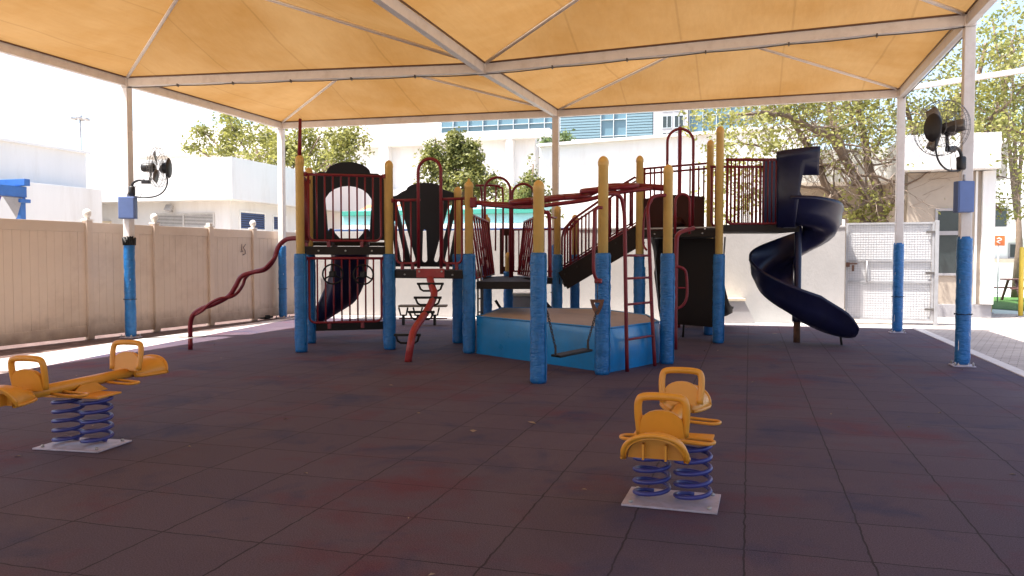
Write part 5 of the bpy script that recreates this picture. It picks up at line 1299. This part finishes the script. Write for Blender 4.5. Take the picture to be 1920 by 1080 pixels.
def lob(px, py, Z, rpx, rzpx, n): return (P(px, py, Z), rpx / 1515 * Z, rzpx / 1515 * Z, n)
Z1 = 36.0
round_tree('broad_tree', 'wide loose yellow green tree rising behind the service building', PH(520, 0, Z1), 6.5,
           [lob(410, 270, Z1, 38, 30, 60), lob(470, 262, Z1, 55, 42, 120), lob(540, 268, Z1, 60, 46, 130), lob(600, 270, Z1, 60, 48, 130), lob(655, 275, Z1, 38, 42, 70), lob(430, 235, Z1, 34, 24, 40), lob(560, 300, Z1, 110, 30, 120), lob(376, 245, Z1, 14, 14, 10), lob(358, 275, Z1, 14, 14, 8), lob(640, 320, Z1, 40, 26, 40), lob(685, 268, Z1, 10, 14, 6)], 'leaf_yellow', .155, 26, 3, cut=-.04)
Z2 = 33.0
round_tree('bushy_tree', 'dense olive green tree with three pointed tops between the low tower and the white hall', PH(855, 0, Z2), 5,
           [lob(814, 300, Z2, 22, 26, 60), lob(814, 274, Z2, 10, 16, 26), lob(815, 258, Z2, 4, 9, 8), lob(856, 298, Z2, 25, 28, 70), lob(853, 272, Z2, 13, 18, 34), lob(851, 256, Z2, 5, 10, 9), lob(888, 300, Z2, 14, 24, 36), lob(886, 276, Z2, 6, 14, 14), lob(850, 340, Z2, 60, 40, 130), lob(905, 340, Z2, 26, 28, 50), lob(845, 385, Z2, 70, 36, 110), lob(930, 375, Z2, 50, 30, 110)], 'leaf_olive', .14, 34, 5, 'trees before the white hall')
round_tree('bushy_tree', 'small olive tree growing against the left end of the plain white block', PH(992, 0, 29), 4,
           [lob(1000, 318, 29, 20, 34, 50), lob(982, 345, 29, 22, 26, 40), lob(990, 375, 29, 42, 26, 60), lob(985, 395, 29, 70, 26, 120)], 'leaf_olive', .12, 30, 8, 'trees before the white hall')
round_tree('bushy_tree', 'small shrub like tree top showing behind the corner of the plain white block', PH(1035, 0, 39), 6,
           [lob(1022, 268, 39, 12, 10, 12), lob(1058, 262, 39, 14, 9, 14)], 'leaf_dark', .17, 24, 9, 'trees before the white hall')
round_tree('far_tree', 'grey green tree crown at the right edge above the tie beam', PH(1905, 0, 30), 7,
           [lob(1895, 90, 30, 40, 40, 14), lob(1925, 170, 30, 50, 60, 40), lob(1880, 215, 30, 50, 40, 40), lob(1860, 40, 30, 20, 30, 6)], 'leaf_mid', .15, 22, 12)

rnd = random.Random(21); mb = MB()
for _ in range(80):
    x, y = rnd.uniform(-9, 3.2), rnd.uniform(3.2, 18)
    a = rnd.uniform(0, 6.28); L_ = rnd.uniform(.012, .035) * (1 if rnd.random() < .8 else 1.8); W_ = L_ * rnd.uniform(.3, .6); dx, dy = math.cos(a), math.sin(a)
    mb.face([(x - dx * L_, y - dy * L_, .004), (x + dy * W_, y - dx * W_, .012), (x + dx * L_, y + dy * L_, .006), (x - dy * W_, y + dx * W_, .009)])
tag(mb.build('leaf_litter', 'litter'), 'dry leaf scraps and pale crumbs scattered over the rubber floor', 'litter', kind='stuff')
for o in list(bpy.data.objects):
    if '_local' in o: del o['_local']
    if o.type == 'MESH' and o.name.split('.')[0] in ():
        pass
